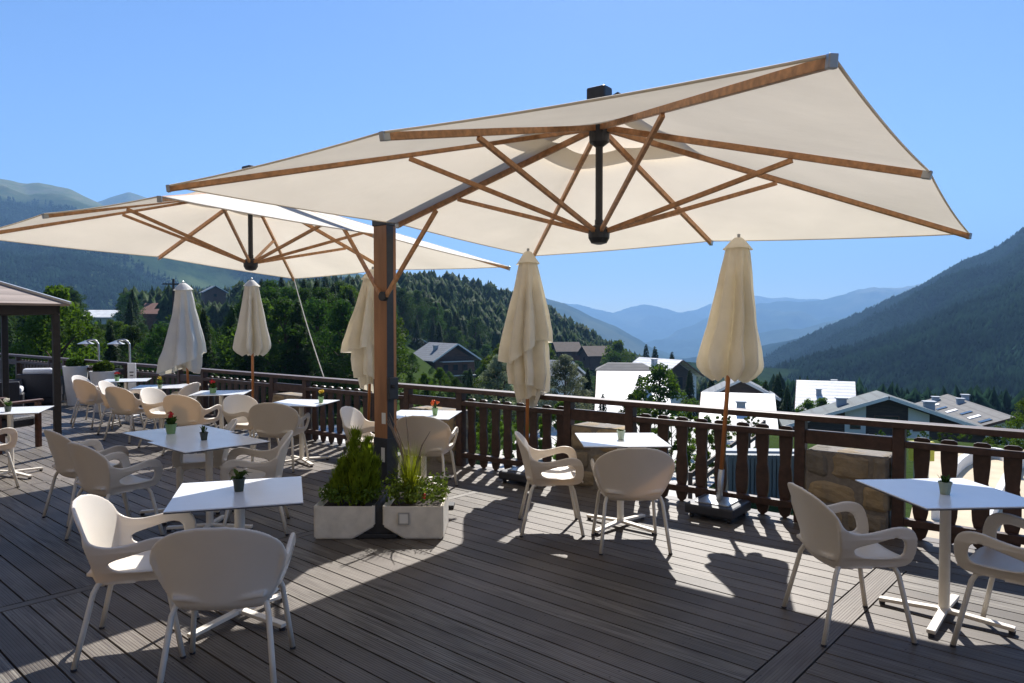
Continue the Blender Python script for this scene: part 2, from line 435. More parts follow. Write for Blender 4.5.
# ------------------------------------------------------------------ railing
PIERS = [(-14.8, -14.0), (-12.0, -11.2), (-9.1, -8.3), (-6.25, -5.45), (-3.46, -2.65), (-.55, .34), (1.87, 2.60), (4.23, 4.98), (6.65, 7.4)]
BAL = [(.030, 1.0), (.054, .985), (.057, .93), (.056, .80), (.050, .70), (.044, .625), (.047, .60), (.044, .575), (.052, .53), (.057, .45), (.057, .34), (.052, .26), (.042, .205), (.040, .185), (.055, .13), (.056, .10), (.040, .03), (.012, .0)]
def build_railing():
    root = empty('wooden_railing', rail(0), 0, 'dark brown wooden railing with cut out balusters along the terrace edge', 'railing')
    inv = Matrix.Translation(-rail(0))
    rz = math.atan2(RD.y, RD.x); rot = Matrix.Rotation(rz, 3, 'Z')
    def P(s, off, z): return rail(s, off, z)-rail(0)
    def rb(mb, s0, s1, off, z, wd, h, bev=.006):
        mb.box((P(s0, off, z)+P(s1, off, z))/2, (s1-s0, wd, h), rot, bev)
    mb = MB(); rb(mb, -22, 13, 0, .895, .15, .05); mb.build('top_rail', MT['rail'], root)
    bays = []
    for (a, b), (c, d) in zip(PIERS, PIERS[1:]): bays.append((b, c))
    bays.insert(0, (-22, PIERS[0][0])); bays.append((PIERS[-1][1], 13))
    for (a, b) in bays:
        m = MB(); rb(m, a+.045, b-.045, -.01, .745, .07, .05); m.build('middle_rail', MT['rail'], root)
        m = MB(); rb(m, a+.045, b-.045, -.01, .135, .06, .06); m.build('lower_rail', MT['rail'], root)
    for (a, b) in PIERS:
        m = MB(); rb(m, a+.045, b-.045, -.005, .735, .06, .115); m.build('beam', MT['rail'], root)
        for s in (a, b):
            m = MB(); m.box(P(s, .0, .425), (.088, .088, .89), rot, .006); m.build('post', MT['rail'], root)
    # balusters: one mesh, copied
    proto = None; cnt = 0
    spots = []
    for (a, b) in bays:
        n = max(1, round((b-a-.09)/.19)); stp = (b-a-.09)/n
        for k in range(n): spots.append(a+.045+stp*(k+.5))
    rj = random.Random(5)
    near = sorted(spots, key=lambda s: abs(s-2.2))
    keep = set(near[:98])
    def outline():
        return [(w_, z*.80-.0) for w_, z in BAL] + [(-w_, z*.80) for w_, z in reversed(BAL)]
    rest = MB()
    for s in spots:
        if s in keep:
            if proto is None:
                m = MB(); m.prism(outline(), lambda p: (p[0], -.012, p[1]), lambda p: (p[0], .012, p[1]))
                proto = m.build('baluster', MT['rail'], root); o = proto
            else:
                o = proto.copy(); COL.objects.link(o); o.parent = root
            o.location = P(s, .045, .0); o.rotation_euler = (0, rj.uniform(-.012, .012), rz)
        else:
            c = P(s, .045, 0)
            rest.prism(outline(), lambda p: c+rot @ Vector((p[0], -.012, p[1])), lambda p: c+rot @ Vector((p[0], .012, p[1])))
    o = rest.build('baluster', MT['rail'], root); o['kind'] = 'stuff'
build_railing()

# stone piers between the railing posts
def stone_pier(s0, s1, label):
    root = empty('stone_pier', rail((s0+s1)/2, .1), math.atan2(RD.y, RD.x), label, 'stone pier', 'stone piers in the railing')
    wd = s1-s0-.10; h = .64; dp = .34; rr = random.Random(int(s0*100))
    m = MB(); m.box((0, 0, h/2-.2), (wd-.03, dp-.03, h+.38)); m.build('mortar_core', MT['mortar'], root)
    bm = bmesh.new(); tl = bm.verts.layers.float.new('tone')
    z = 0.0
    while z < h-.05:
        hh = rr.uniform(.14, .26)
        if z+hh > h-.07: hh = h-z
        x = -wd/2
        while x < wd/2-.02:
            ww = rr.uniform(.17, .46)
            if x+ww > wd/2-.12: ww = wd/2-x
            tb = bmesh.new(); bmesh.ops.create_cube(tb, size=2); bmesh.ops.subdivide_edges(tb, edges=tb.edges[:], cuts=5, use_grid_fill=True)
            t = rr.random(); c0 = Vector((x+ww/2, rr.uniform(-.012, .012), z+hh/2)); sd = rr.uniform(0, 99); sk = rr.uniform(-.12, .12); mp = {}
            for v in tb.verts:
                q = v.co.copy(); k = 5.5
                nrm = (abs(q.x)**k+abs(q.y)**k+abs(q.z)**k)**(1/k); q = q/nrm
                p = Vector((q.x*(ww-.016)/2, q.y*(dp+.03)/2, q.z*(hh-.016)/2+q.x*sk*.08))
                p += q*noise.fractal(p*9+Vector((sd, 0, sd)), 1, 2, 4)*.014
                mp[v] = bm.verts.new(c0+p); mp[v][tl] = t
            for f in tb.faces: bm.faces.new([mp[v] for v in f.verts])
            tb.free()
            x += ww
        z += hh
    me = bpy.data.meshes.new('stonework'); bm.to_mesh(me); bm.free(); me.materials.append(MT['stone'])
    o = bpy.data.objects.new('stonework', me); link(o, root)
PL = {4: 'stone pier behind the table with a yellow flower', 5: 'stone pier behind the table right of the big umbrella post',
      6: 'stone pier behind the small sunlit table in the middle', 7: 'ochre stone pier behind the right hand armchair', 3: 'stone pier behind the table with a red flower and blue top'}
for i, (a, b) in enumerate(PIERS):
    if i in PL: stone_pier(a, b, PL[i])

# ------------------------------------------------------------------ armchairs
def catmull(pts, n):
    P = [Vector(p) for p in pts]; P = [P[0]*2-P[1]]+P+[P[-1]*2-P[-2]]; out = []
    for i in range(1, len(P)-2):
        for k in range(n):
            t = k/n; a, b, c, d = P[i-1:i+3]
            out.append(.5*((2*b)+(c-a)*t+(2*a-5*b+4*c-d)*t*t+(3*b-a-3*c+d)*t**3))
    out.append(P[-2]); return out
def grid_solid(bm, fn, nu, nv, th):
    """fn(i,j) -> (point, normal); closed slab"""
    A = {}; B = {}
    for i in range(nu+1):
        for j in range(nv+1):
            p, n = fn(i/nu, j/nv)
            A[i, j] = bm.verts.new(p+n*th/2); B[i, j] = bm.verts.new(p-n*th/2)
    for i in range(nu):
        for j in range(nv):
            bm.faces.new((A[i, j], A[i+1, j], A[i+1, j+1], A[i, j+1])); bm.faces.new((B[i, j], B[i, j+1], B[i+1, j+1], B[i+1, j]))
    for i in range(nu):
        bm.faces.new((A[i, 0], B[i, 0], B[i+1, 0], A[i+1, 0])); bm.faces.new((A[i, nv], A[i+1, nv], B[i+1, nv], B[i, nv]))
    for j in range(nv):
        bm.faces.new((A[0, j], A[0, j+1], B[0, j+1], B[0, j])); bm.faces.new((A[nu, j], B[nu, j], B[nu, j+1], A[nu, j+1]))
def interp(x, xs, ys):
    return float(np.interp(x, xs, ys))
def make_chair():
    root = empty('armchair', (0, 0, 0))
    mb = MB(); bm = mb.bm
    hz = [.375, .42, .46, .52, .58, .63, .68, .72, .755, .78, .793]
    hw = [.178, .208, .232, .262, .285, .296, .286, .256, .208, .140, .06]
    def back(i, j):
        z = .375+.418*j; wv = interp(z, hz, hw); yv = (i*2-1)
        y = yv*wv
        t = j
        x = -.185-.105*t+.012*math.sin(math.pi*t) + .95*y*y*(1-.25*t)
        # lower part curls under the seat
        x += .03*max(0, (.12-t)/.12)**2
        n = Vector((1, -1.6*y, .25)).normalized()
        return Vector((x, y, z)), n
    grid_solid(bm, back, 22, 26, .017)
    def seat(i, j):
        x = -.20+.455*i; yv = j*2-1
        hwid = .226*(1-abs((i-.45)/.62)**3.2*.30)
        y = yv*hwid
        z = .438-.020*math.sin(math.pi*min(1, i*1.1))*(1-yv*yv) - .035*max(0, (i-.82)/.18)**2 + .012*yv*yv
        return Vector((x, y, z)), Vector((0, 0, 1))
    grid_solid(bm, seat, 20, 16, .020)
    outer = catmull([(x, 0, z) for x, z in [(-.205, .715), (-.178, .650), (-.125, .610), (-.05, .598), (.04, .612), (.12, .630), (.18, .628), (.222, .606), (.245, .56), (.250, .49), (.236, .432), (.19, .405), (.05, .398), (-.08, .390), (-.125, .388), (-.148, .42), (-.168, .52), (-.190, .62)]], 4)
    hole = catmull([(x, 0, z) for x, z in [(-.088, .512), (-.045, .530), (.02, .547), (.09, .567), (.140, .570), (.172, .552), (.182, .512), (.176, .474), (.13, .459), (.04, .457), (-.035, .465), (-.078, .485), (-.088, .512)]], 4)[:-1]
    from mathutils.geometry import tessellate_polygon
    tris = tessellate_polygon([[Vector((p.x, p.z, 0)) for p in outer], [Vector((p.x, p.z, 0)) for p in hole]])
    allp = outer+hole
    def side(p, sg, off):
        x, z = p.x, p.z
        y0 = .222+.30*max(0, z-.40)-.30*max(0, z-.57)-.10*max(0, x-.12)
        k = min(1, max(0, (-.02-x)/.13)); k = k*k*(3-2*k)
        y = y0*(1-k)+(interp(z, hz, hw)-.004)*k
        return Vector((x, sg*(y+off), z))
    for sg in (1, -1):
        A = [bm.verts.new(side(p, sg, .011)) for p in allp]; B = [bm.verts.new(side(p, sg, -.011)) for p in allp]
        for t in tris: bm.faces.new([A[i] for i in t]); bm.faces.new([B[i] for i in t][::-1])
        for lo, hi in ((0, len(outer)), (len(outer), len(allp))):
            for i in range(lo, hi):
                j = i+1 if i+1 < hi else lo
                bm.faces.new((A[i], A[j], B[j], B[i]))
    sh = mb.build('shell', MT['plastic'], root)
    bake(sh, [('REMESH', dict(mode='VOXEL', voxel_size=.0062)), ('SMOOTH', dict(factor=.5, iterations=7)), ('DECIMATE', dict(ratio=.30))])
    for p in sh.data.polygons: p.use_smooth = True
    for (x0, y0, x1, y1) in ((-.14, .20, -.245, .255), (-.14, -.20, -.245, -.255), (.15, .20, .245, .25), (.15, -.20, .245, -.25)):
        m = MB()
        sx = 1 if x1 > 0 else -1
        q0 = Vector((x0-sx*.05, y0*.72, .404)); q1 = Vector((x0, y0*.98, .400)); q2 = Vector((x0+sx*.022, y0*1.06, .372)); q3 = Vector((x1, y1, .006))
        m.tube([q0, q1.lerp(q0, .3), q1.lerp(q2, .35)+Vector((0, 0, .004)), q2.lerp(q3, .04), q2.lerp(q3, .5), q3], .0135, 10)
        lg = m.build('leg', MT['leg'], root, smooth=True)
        m2 = MB(); m2.lathe([(.014, 0), (.0152, .006), (.0148, .012)], 10, (x1, y1, 0)); m2.build('foot_cap', MT['black_plastic'], lg)
    return root
chair0 = make_chair(); used = [False]
def chair(x, y, deg, label, dup=None):
    if not used[0]: o = chair0; used[0] = True
    else: o = copy_tree(chair0)
    o.location = (x, y, 0); o.rotation_euler = (0, 0, R(deg)); tag(o, label, 'armchair', 'cream armchairs on the terrace'); return o
chair(-1.36, 3.46, 97, 'cream armchair with its back to the viewer at the front left table')
chair(-1.97, 3.80, 16, 'cream armchair left of the front left table, facing right with sunlit seat')
chair(-3.12, 5.66, 55, 'cream armchair in shade seen from behind, left of the paired grey tables')
chair(-3.72, 6.30, 52, 'cream armchair mostly hidden behind the shaded chair left of the paired grey tables')
chair(-2.10, 5.92, 196, 'cream armchair tucked against the right end of the paired grey tables')
chair(-2.83, 6.62, 202, 'cream armchair at the far side of the paired grey tables, its seat showing beneath')
chair(-2.70, 8.42, 84, 'cream armchair with back to the viewer at the table with a yellow flower')
chair(-3.22, 8.95, -24, 'sunlit armchair left of the table with a yellow flower, facing right')
chair(-1.52, 7.72, -8, 'sunlit cream armchair just left of the big umbrella post')
chair(-.86, 7.28, 80, 'cream armchair with back to the viewer just right of the big umbrella post')
chair(.315, 5.95, 1, 'cream armchair left of the small sunlit table in the middle, facing right')
chair(.90, 5.50, 91, 'cream armchair with its back to the viewer in front of the small sunlit middle table')
chair(1.87, 4.02, 2, 'cream armchair left of the right hand table, side on with slanting back')
chair(2.66, 3.74, 132, 'cream armchair cut by the right frame edge, arm reaching towards the right hand table')
chair(-6.75, 11.75, 62, 'tan backed armchair in front of the white tub planters')
chair(-7.15, 12.35, 5, 'pale armchair behind the tan backed chair nearest the tall white tub planter')
chair(-5.50, 10.45, 66, 'tan backed armchair in front of the table with a small green leafy plant')
chair(-6.05, 11.2, 8, 'pale armchair whose back rises left of the table with a small green leafy plant')
chair(-5.05, 10.9, 176, 'pale armchair right of the table with a small green leafy plant, facing left')
chair(-4.12, 9.32, 72, 'tan backed armchair in front of the table with a red flower and blue top')
chair(-4.78, 10.0, -6, 'pale armchair left of the table with a red flower and blue top')
chair(-5.42, 7.35, 55, 'cream armchair at the left frame edge by the gazebo table')

# ------------------------------------------------------------------ tables
def make_table(S=.69):
    root = empty('cafe_table', (0, 0, 0))
    m = MB(); m.box((0, 0, .7265), (S, S, .007), None, .002); top = m.build('tabletop', MT['table'], root)
    m = MB(); m.box((0, 0, .7195), (S-.004, S-.004, .007)); m.build('edge_core', MT['table_edge'], top)
    m = MB(); m.lathe([(.040, .045), (.040, .06), (.0285, .065), (.0285, .705)], 20); m.build('pedestal', MT['table_metal'], root, smooth=False)
    m = MB(); m.box((0, 0, .711), (.30, .30, .010)); m.build('mounting_plate', MT['table_metal'], root)
    m = MB()
    for k in range(4):
        a = R(45+90*k); c, s_ = math.cos(a), math.sin(a)
        m.bar((c*.02, s_*.02, .050), (c*.34, s_*.34, .030), .045, .022, bev=.004)
    base = m.build('cross_base', MT['table_metal'], root)
    m = MB()
    for k in range(4):
        a = R(45+90*k); m.lathe([(.016, 0), (.018, .019)], 10, (math.cos(a)*.325, math.sin(a)*.325, 0))
    m.build('foot_pads', MT['black_plastic'], base)
    return root
t0 = make_table(); tu = [False]
def table(x, y, deg, label):
    if not tu[0]: o = t0; tu[0] = True
    else: o = copy_tree(t0)
    o.location = (x, y, 0); o.rotation_euler = (0, 0, R(deg)); tag(o, label, 'table', 'square cafe tables'); return Vector((x, y, .731))
TB = {}
TB['front'] = table(-1.555, 4.11, 17, 'square white table at the front left with a spiky dark plant pot')
TB['right'] = table(2.48, 4.12, 4, 'square white table at the right edge before the ochre stone pier')
TB['mid'] = table(.90, 5.98, 1, 'small sunlit white table in the middle before a grey stone pier')
TB['post'] = table(-.93, 7.60, -7, 'sunlit white table right of the umbrella post with an orange flower')
TB['yellow'] = table(-2.54, 8.72, -9, 'sunlit white table with a yellow flower beside the railing')
TB['pair'] = table(-2.46, 5.86, 48, 'nearer grey table of the left pair, with a small dark pot')
TB['pairb'] = table(-2.93, 6.36, 48, 'farther grey table of the left pair, with the red flower in a green pot')
TB['far'] = table(-6.45, 12.1, 20, 'farthest white table with a glass of red flowers before the white tubs')
TB['leafy'] = table(-5.30, 10.9, 16, 'white table with a small green leafy plant behind tan chairs')
TB['blue'] = table(-4.0, 9.95, 10, 'blue tinted table with a red flower in front of the closed umbrellas')
TB['gaz'] = table(-5.52, 7.95, 20, 'white table at the left frame edge with a small cream flower pot')

# ------------------------------------------------------------------ pot plants on the tables
def leaves_mesh(m, n, spread, h, base, wl, rr, droop=.3, w=.012):
    for k in range(n):
        a = rr.uniform(0, 2*math.pi); sp = rr.uniform(.3, 1)*spread; hh = h*rr.uniform(.55, 1)
        d = Vector((math.cos(a), math.sin(a), 0)); side = Vector((-d.y, d.x, 0))*w*rr.uniform(.7, 1.3)
        p0 = Vector(base)+d*rr.uniform(0, wl); p1 = p0+d*sp*.5+Vector((0, 0, hh*.75)); p2 = p0+d*sp+Vector((0, 0, hh*(1-droop*rr.random())))
        vs = [m.bm.verts.new(q) for q in (p0-side*.4, p0+side*.4, p1+side, p1-side, p2)]
        m.bm.faces.new(vs[:4]); m.bm.faces.new((vs[3], vs[2], vs[4]))
def blossom(m, c, r, n, rr):
    for k in range(n):
        v = Vector((rr.gauss(0, 1), rr.gauss(0, 1), rr.gauss(0, 1))).normalized(); p = Vector(c)+v*r*rr.uniform(.4, 1)
        s1 = v.orthogonal().normalized()*r*.45; s2 = v.cross(s1)
        m.bm.faces.new([m.bm.verts.new(p+q) for q in (s1, s2, -s1, -s2)])
def pot(loc, label, potmat, r, h, kind, flower=None, ph=.12, sq=False, seed=1):
    rr = random.Random(seed)
    root = empty('flower_pot', loc, 0, label, 'flower pot', 'small flower pots on the tables')
    m = MB()
    if sq: m.box((0, 0, h/2), (2*r, 2*r, h), None, .004)
    else: m.lathe([(r*.72, .0), (r*.97, h*.86), (r*1.06, h*.87), (r*1.08, h), (r*.95, h), (r*.93, h*.9), (.001, h*.9)], 18)
    m.build('pot', potmat, root, smooth=False)
    m = MB()
    if kind == 'spiky': leaves_mesh(m, 14, .10, ph, (0, 0, h*.9), r*.4, rr, .9, .013)
    elif kind == 'tuft': leaves_mesh(m, 26, .035, ph, (0, 0, h*.9), r*.6, rr, .2, .006)
    else: leaves_mesh(m, 34, .05, ph, (0, 0, h*.9), r*.6, rr, .5, .012)
    m.build('leaves', MT['plant'], root)
    if flower:
        m = MB()
        for k in range(4): blossom(m, (rr.uniform(-.025, .025), rr.uniform(-.025, .025), h+ph*.85+rr.uniform(-.01, .02)), .022, 16, rr)
        m.build('blossom', flower, root)
    return root
def on(k, dx, dy): return TB[k]+Vector((dx, dy, 0))
pot(at(239, 491, .731), 'dark pot with a spiky plant on the front left table', MT['pot_dark'], .034, .075, 'spiky', ph=.075, seed=4)
pot(at(171, 433.5, .731), 'green pot with a red flower on the paired grey tables', MT['pot_green'], .047, .085, 'leafy', MT['red'], .09, seed=5)
pot(at(204, 440, .731), 'small dark pot with a short plant on the paired grey tables', MT['pot_dark'], .032, .065, 'tuft', ph=.07, seed=6)
pot(at(621, 439.5, .731), 'small sage green pot on the sunlit middle table', MT['pot_sage'], .033, .075, 'tuft', ph=.022, seed=7)
pot(at(945, 494, .731), 'sage green pot on the right hand table', MT['pot_sage'], .034, .070, 'tuft', ph=.05, seed=8)
pot(at(435, 415, .731), 'little glass green pot with an orange flower right of the umbrella post', MT['pot_green'], .032, .075, 'tuft', MT['orange'], .05, seed=9)
pot(at(321, 402.5, .731), 'little pot with a yellow flower beside the railing', MT['pot_green'], .032, .07, 'tuft', MT['yellow'], .06, seed=10)
pot(at(213, 393, .731), 'pot with a dark red flower on the blue tinted table', MT['pot_green'], .05, .07, 'leafy', MT['red'], .10, seed=11)
pot(at(160, 388, .731), 'pot with a bright green leafy plant on the table behind tan chairs', MT['pot_sage'], .035, .05, 'leafy', MT['yellow'], .10, seed=12)
pot(at(117, 381, .731), 'pot with tiny red flowers on the farthest table', MT['pot_green'], .04, .07, 'leafy', MT['red'], .06, seed=13)
pot(at(8, 411.5, .731), 'pot with small cream flowers on the gazebo table', MT['pot_dark'], .036, .06, 'leafy', MT['white_petal'], .07, seed=14)

# ------------------------------------------------------------------ twin cantilever umbrella
def twin_umbrella():
    pb = Vector((-1.155, 6.602, 0))
    root = empty('twin_cantilever_umbrella', pb, 0, 'large cream twin canopy cantilever umbrella on a teak and black post', 'umbrella')
    O = lambda v: Vector(v)-pb
    yaw = -.652; rz = Matrix.Rotation(yaw, 3, 'Z')
    a = Vector((math.cos(yaw), math.sin(yaw), 0)); b = Vector((-math.sin(yaw), math.cos(yaw), 0))
    # post: teak column with a dark track let into its side, black sleeve at the foot
    m = MB(); m.box((0, 0, 1.61), (.165, .125, 1.98), rz, .006); post = m.build('teak_post', MT['teak'], root)
    m = MB(); m.box(a*.0815-b*.016+Vector((0, 0, 1.62)), (.008, .080, 1.94), rz); m.build('crank_track', MT['dark_metal'], post)
    m = MB(); m.box((0, 0, .33), (.178, .138, .64), rz, .006); m.build('post_sleeve', MT['dark_metal'], root)
    m = MB(); m.box((0, 0, 2.645), (.185, .145, .16), rz, .008); m.build('post_cap', MT['dark_metal'], root)
    m = MB(); m.box(a*.105-b*.01+Vector((0, 0, 1.10)), (.04, .11, .20), rz, .008); m.box(-a*.097+Vector((0, 0, 1.10)), (.022, .10, .16), rz, .006)
    m.tube([a*.12+Vector((0, 0, 1.12))-b*.03, a*.17+Vector((0, 0, 1.12))-b*.03], .016, 10); m.build('crank_box', MT['dark_metal'], root)
    m = MB(); kn = a*.075-b*.066+Vector((0, 0, 1.93)); m.tube([kn, kn-b*.045], .042, 16); m.build('brace_knob', MT['dark_metal'], root)
    m = MB(); m.box(a*.045-b*.0643+Vector((0, 0, .83)), (.05, .003, .10), rz); m.box(a*.04-b*.0705+Vector((0, 0, .50)), (.045, .003, .13), rz); m.build('sticker', MT['white_paint'], root)
    m = MB(); m.box((0, 0, .02), (1.25, .14, .035), None, .004); m.box((.10, -.45, .02), (.30, 1.02, .035), None, .004)
    # base hub with four gusset plates
    m.box((0, 0, .12), (.30, .30, .17), None, .01)
    m.prism([(-.33, 0), (.33, 0), (.10, .26), (-.10, .26)], lambda p: (p[0], -.16, p[1]+.002), lambda p: (p[0], -.10, p[1]+.002))
    m.prism([(-.22, 0), (.22, 0), (.05, .22), (-.05, .22)], lambda p: (p[0]+.045, -.93, p[1]+.038), lambda p: (p[0]+.045, -.20, p[1]+.038))
    m.build('steel_base', MT['dark_metal'], root)

    Hf = 2.05; dm = .054
    specs = [(pb+a*2.277-b*.061, 2.485, -.029, -.081, 3.10, 2.325), (pb-a*2.29+b*.115, 2.477, -.006, -.127, 3.17, 2.345)]
    for n, (c, z0, ta, tb, zap, zk) in enumerate(specs):
        c = Vector((c.x, c.y, 0))
        def edge(i, j, m_=0): return O(c+a*Hf*i+b*Hf*j+Vector((0, 0, z0+ta*i+tb*j+m_)))
        apex = O(c+Vector((0, 0, zap))); knob = O(c+Vector((0, 0, zk)))
        ring = [(-1, -1), (0, -1), (1, -1), (1, 0), (1, 1), (0, 1), (-1, 1), (-1, 0)]
        E = [edge(i, j, dm if i*j == 0 else 0) for i, j in ring]
        # canopy skin: eight panels, sagging between ribs and at the hem
        bm = bmesh.new(); NS, NR = 8, 14; r0 = .16
        rows = []
        for r in range(NR+1):
            t = r0+(1-r0)*r/NR; row = []
            for k in range(8):
                A, B = E[k], E[(k+1) % 8]
                for q in range(NS):
                    s = q/NS; ep = A.lerp(B, s); p = apex.lerp(ep, t)
                    sag = 4*s*(1-s)
                    p = p - Vector((0, 0, .045*sag*t*(1.15-t)*2.2))
                    p = p + (apex-ep)*(.005*sag*t**4)
                    row.append(bm.verts.new(p))
            rows.append(row)
        nn = 8*NS
        for r in range(NR):
            for k in range(nn): bm.faces.new((rows[r][k], rows[r][(k+1) % nn], rows[r+1][(k+1) % nn], rows[r+1][k]))
        bmesh.ops.recalc_face_normals(bm, faces=bm.faces)
        me = bpy.data.meshes.new('canopy'); bm.to_mesh(me); bm.free(); me.materials.append(MT['canvas'])
        for p in me.polygons: p.use_smooth = True
        can = bpy.data.objects.new('canopy', me); link(can, root)
        # hem tape along the rim, and vent cap over the opening
        m = MB(); 
        for k in range(8):
            A, B = E[k], E[(k+1) % 8]; pts = []
            for q in range(NS+1):
                s = q/NS; ep = A.lerp(B, s); pts.append(ep+(apex-ep)*(.005*4*s*(1-s))-Vector((0, 0, .045*4*s*(1-s)*.15*2.2)))
            m.tube(pts, .006, 6)
        m.build('hem', MT['canvas'], can, smooth=True)
        m = MB(); top = apex+Vector((0, 0, .075)); vc = [apex.lerp(e, .27)+Vector((0, 0, .055)) for e in E]
        tv = m.bm.verts.new(top); vv = [m.bm.verts.new(p) for p in vc]
        for k in range(8): m.bm.faces.new((tv, vv[k], vv[(k+1) % 8]))
        m.build('vent_cap', MT['canvas'], can)
        # frame
        for k, (i, j) in enumerate(ring):
            big = i*j == 0
            e = E[k]; m = MB(); dn = Vector((0, 0, -.022))
            m.bar(apex.lerp(e, .02)+dn, apex.lerp(e, 1.0)+dn*(.9), .028, .040 if not big else .042, bev=.003)
            rib = m.build('rib', MT['teak_rib'], root)
            d = (e-apex).normalized()
            m = MB(); m.bar(e-d*(.035 if big else .012)+dn*.9, e+d*.012+dn*.85, .033, .047, bev=.004); m.build('rib_tip', MT['steel'], rib)
            ts = .46 if not big else .65
            q = apex.lerp(e, ts)+dn*2.2
            kd = Vector((q.x-knob.x, q.y-knob.y, 0)).normalized()
            m = MB(); m.bar(knob+kd*.05+Vector((0, 0, .015)), q, .024, .032, bev=.003); m.build('strut', MT['teak_rib'], root)
        # tie straps folded in the corner: centre mast and lower hub
        m = MB(); m.tube([knob, apex+Vector((0, 0, .02))], .026, 14); m.build('mast', MT['dark_metal'], root, smooth=False)
        m = MB(); m.lathe([(.02, -.075), (.055, -.065), (.075, -.03), (.078, .02), (.06, .05), (.03, .065), (.03, .10)], 18, knob); m.build('lower_hub', MT['dark_metal'], root)
        m = MB(); m.lathe([(.03, -.16), (.07, -.13), (.075, -.02), (.04, .0)], 18, apex); m.build('upper_hub', MT['dark_metal'], root)
        # cantilever arm above the canopy
        sg = 1 if n == 0 else -1
        m = MB(); s0 = Vector((0, 0, 2.66)); e0 = apex+Vector((0, 0, .13))
        m.bar(s0, e0+a*sg*.05, .075, .10, bev=.008); arm = m.build('cantilever_arm', MT['dark_metal'], root)
        m = MB(); m.box(e0+Vector((0, 0, .05)), (.15, .12, .15), rz, .015); m.bar(e0+a*sg*.05, e0+a*sg*.17+Vector((0, 0, .04)), .05, .05, bev=.006)
        m.build('arm_end', MT['dark_metal'], arm)
        # brace from the post to the arm-side rib
        e = E[7] if n == 0 else E[3]
        q = apex.lerp(e, .77)-Vector((0, 0, .05))
        m = MB(); m.bar(kn-b*.02+a*.03*sg, q, .026, .036, bev=.003); m.build('brace', MT['teak_rib'], root)
    return root
twin_umbrella()
# rope from the far canopy's corner to the railing
p0 = Vector((-1.155, 6.602, 0)); yaw = -.652; a_ = Vector((math.cos(yaw), math.sin(yaw), 0)); b_ = Vector((-math.sin(yaw), math.cos(yaw), 0))
pc = p0-a_*2.29+b_*.115-a_*2.05+b_*2.05; pc.z = 2.36
m = MB(); pe = rail(-2.25, -.0, .93); pts = [pc.lerp(pe, t)-Vector((0, 0, .05*math.sin(math.pi*t))) for t in np.linspace(0, 1, 12)]
m.tube(pts, .008, 6); tag(m.build('tie_rope', MT['rope'], None), 'thin pale rope tying the far canopy corner down to the railing', 'rope')

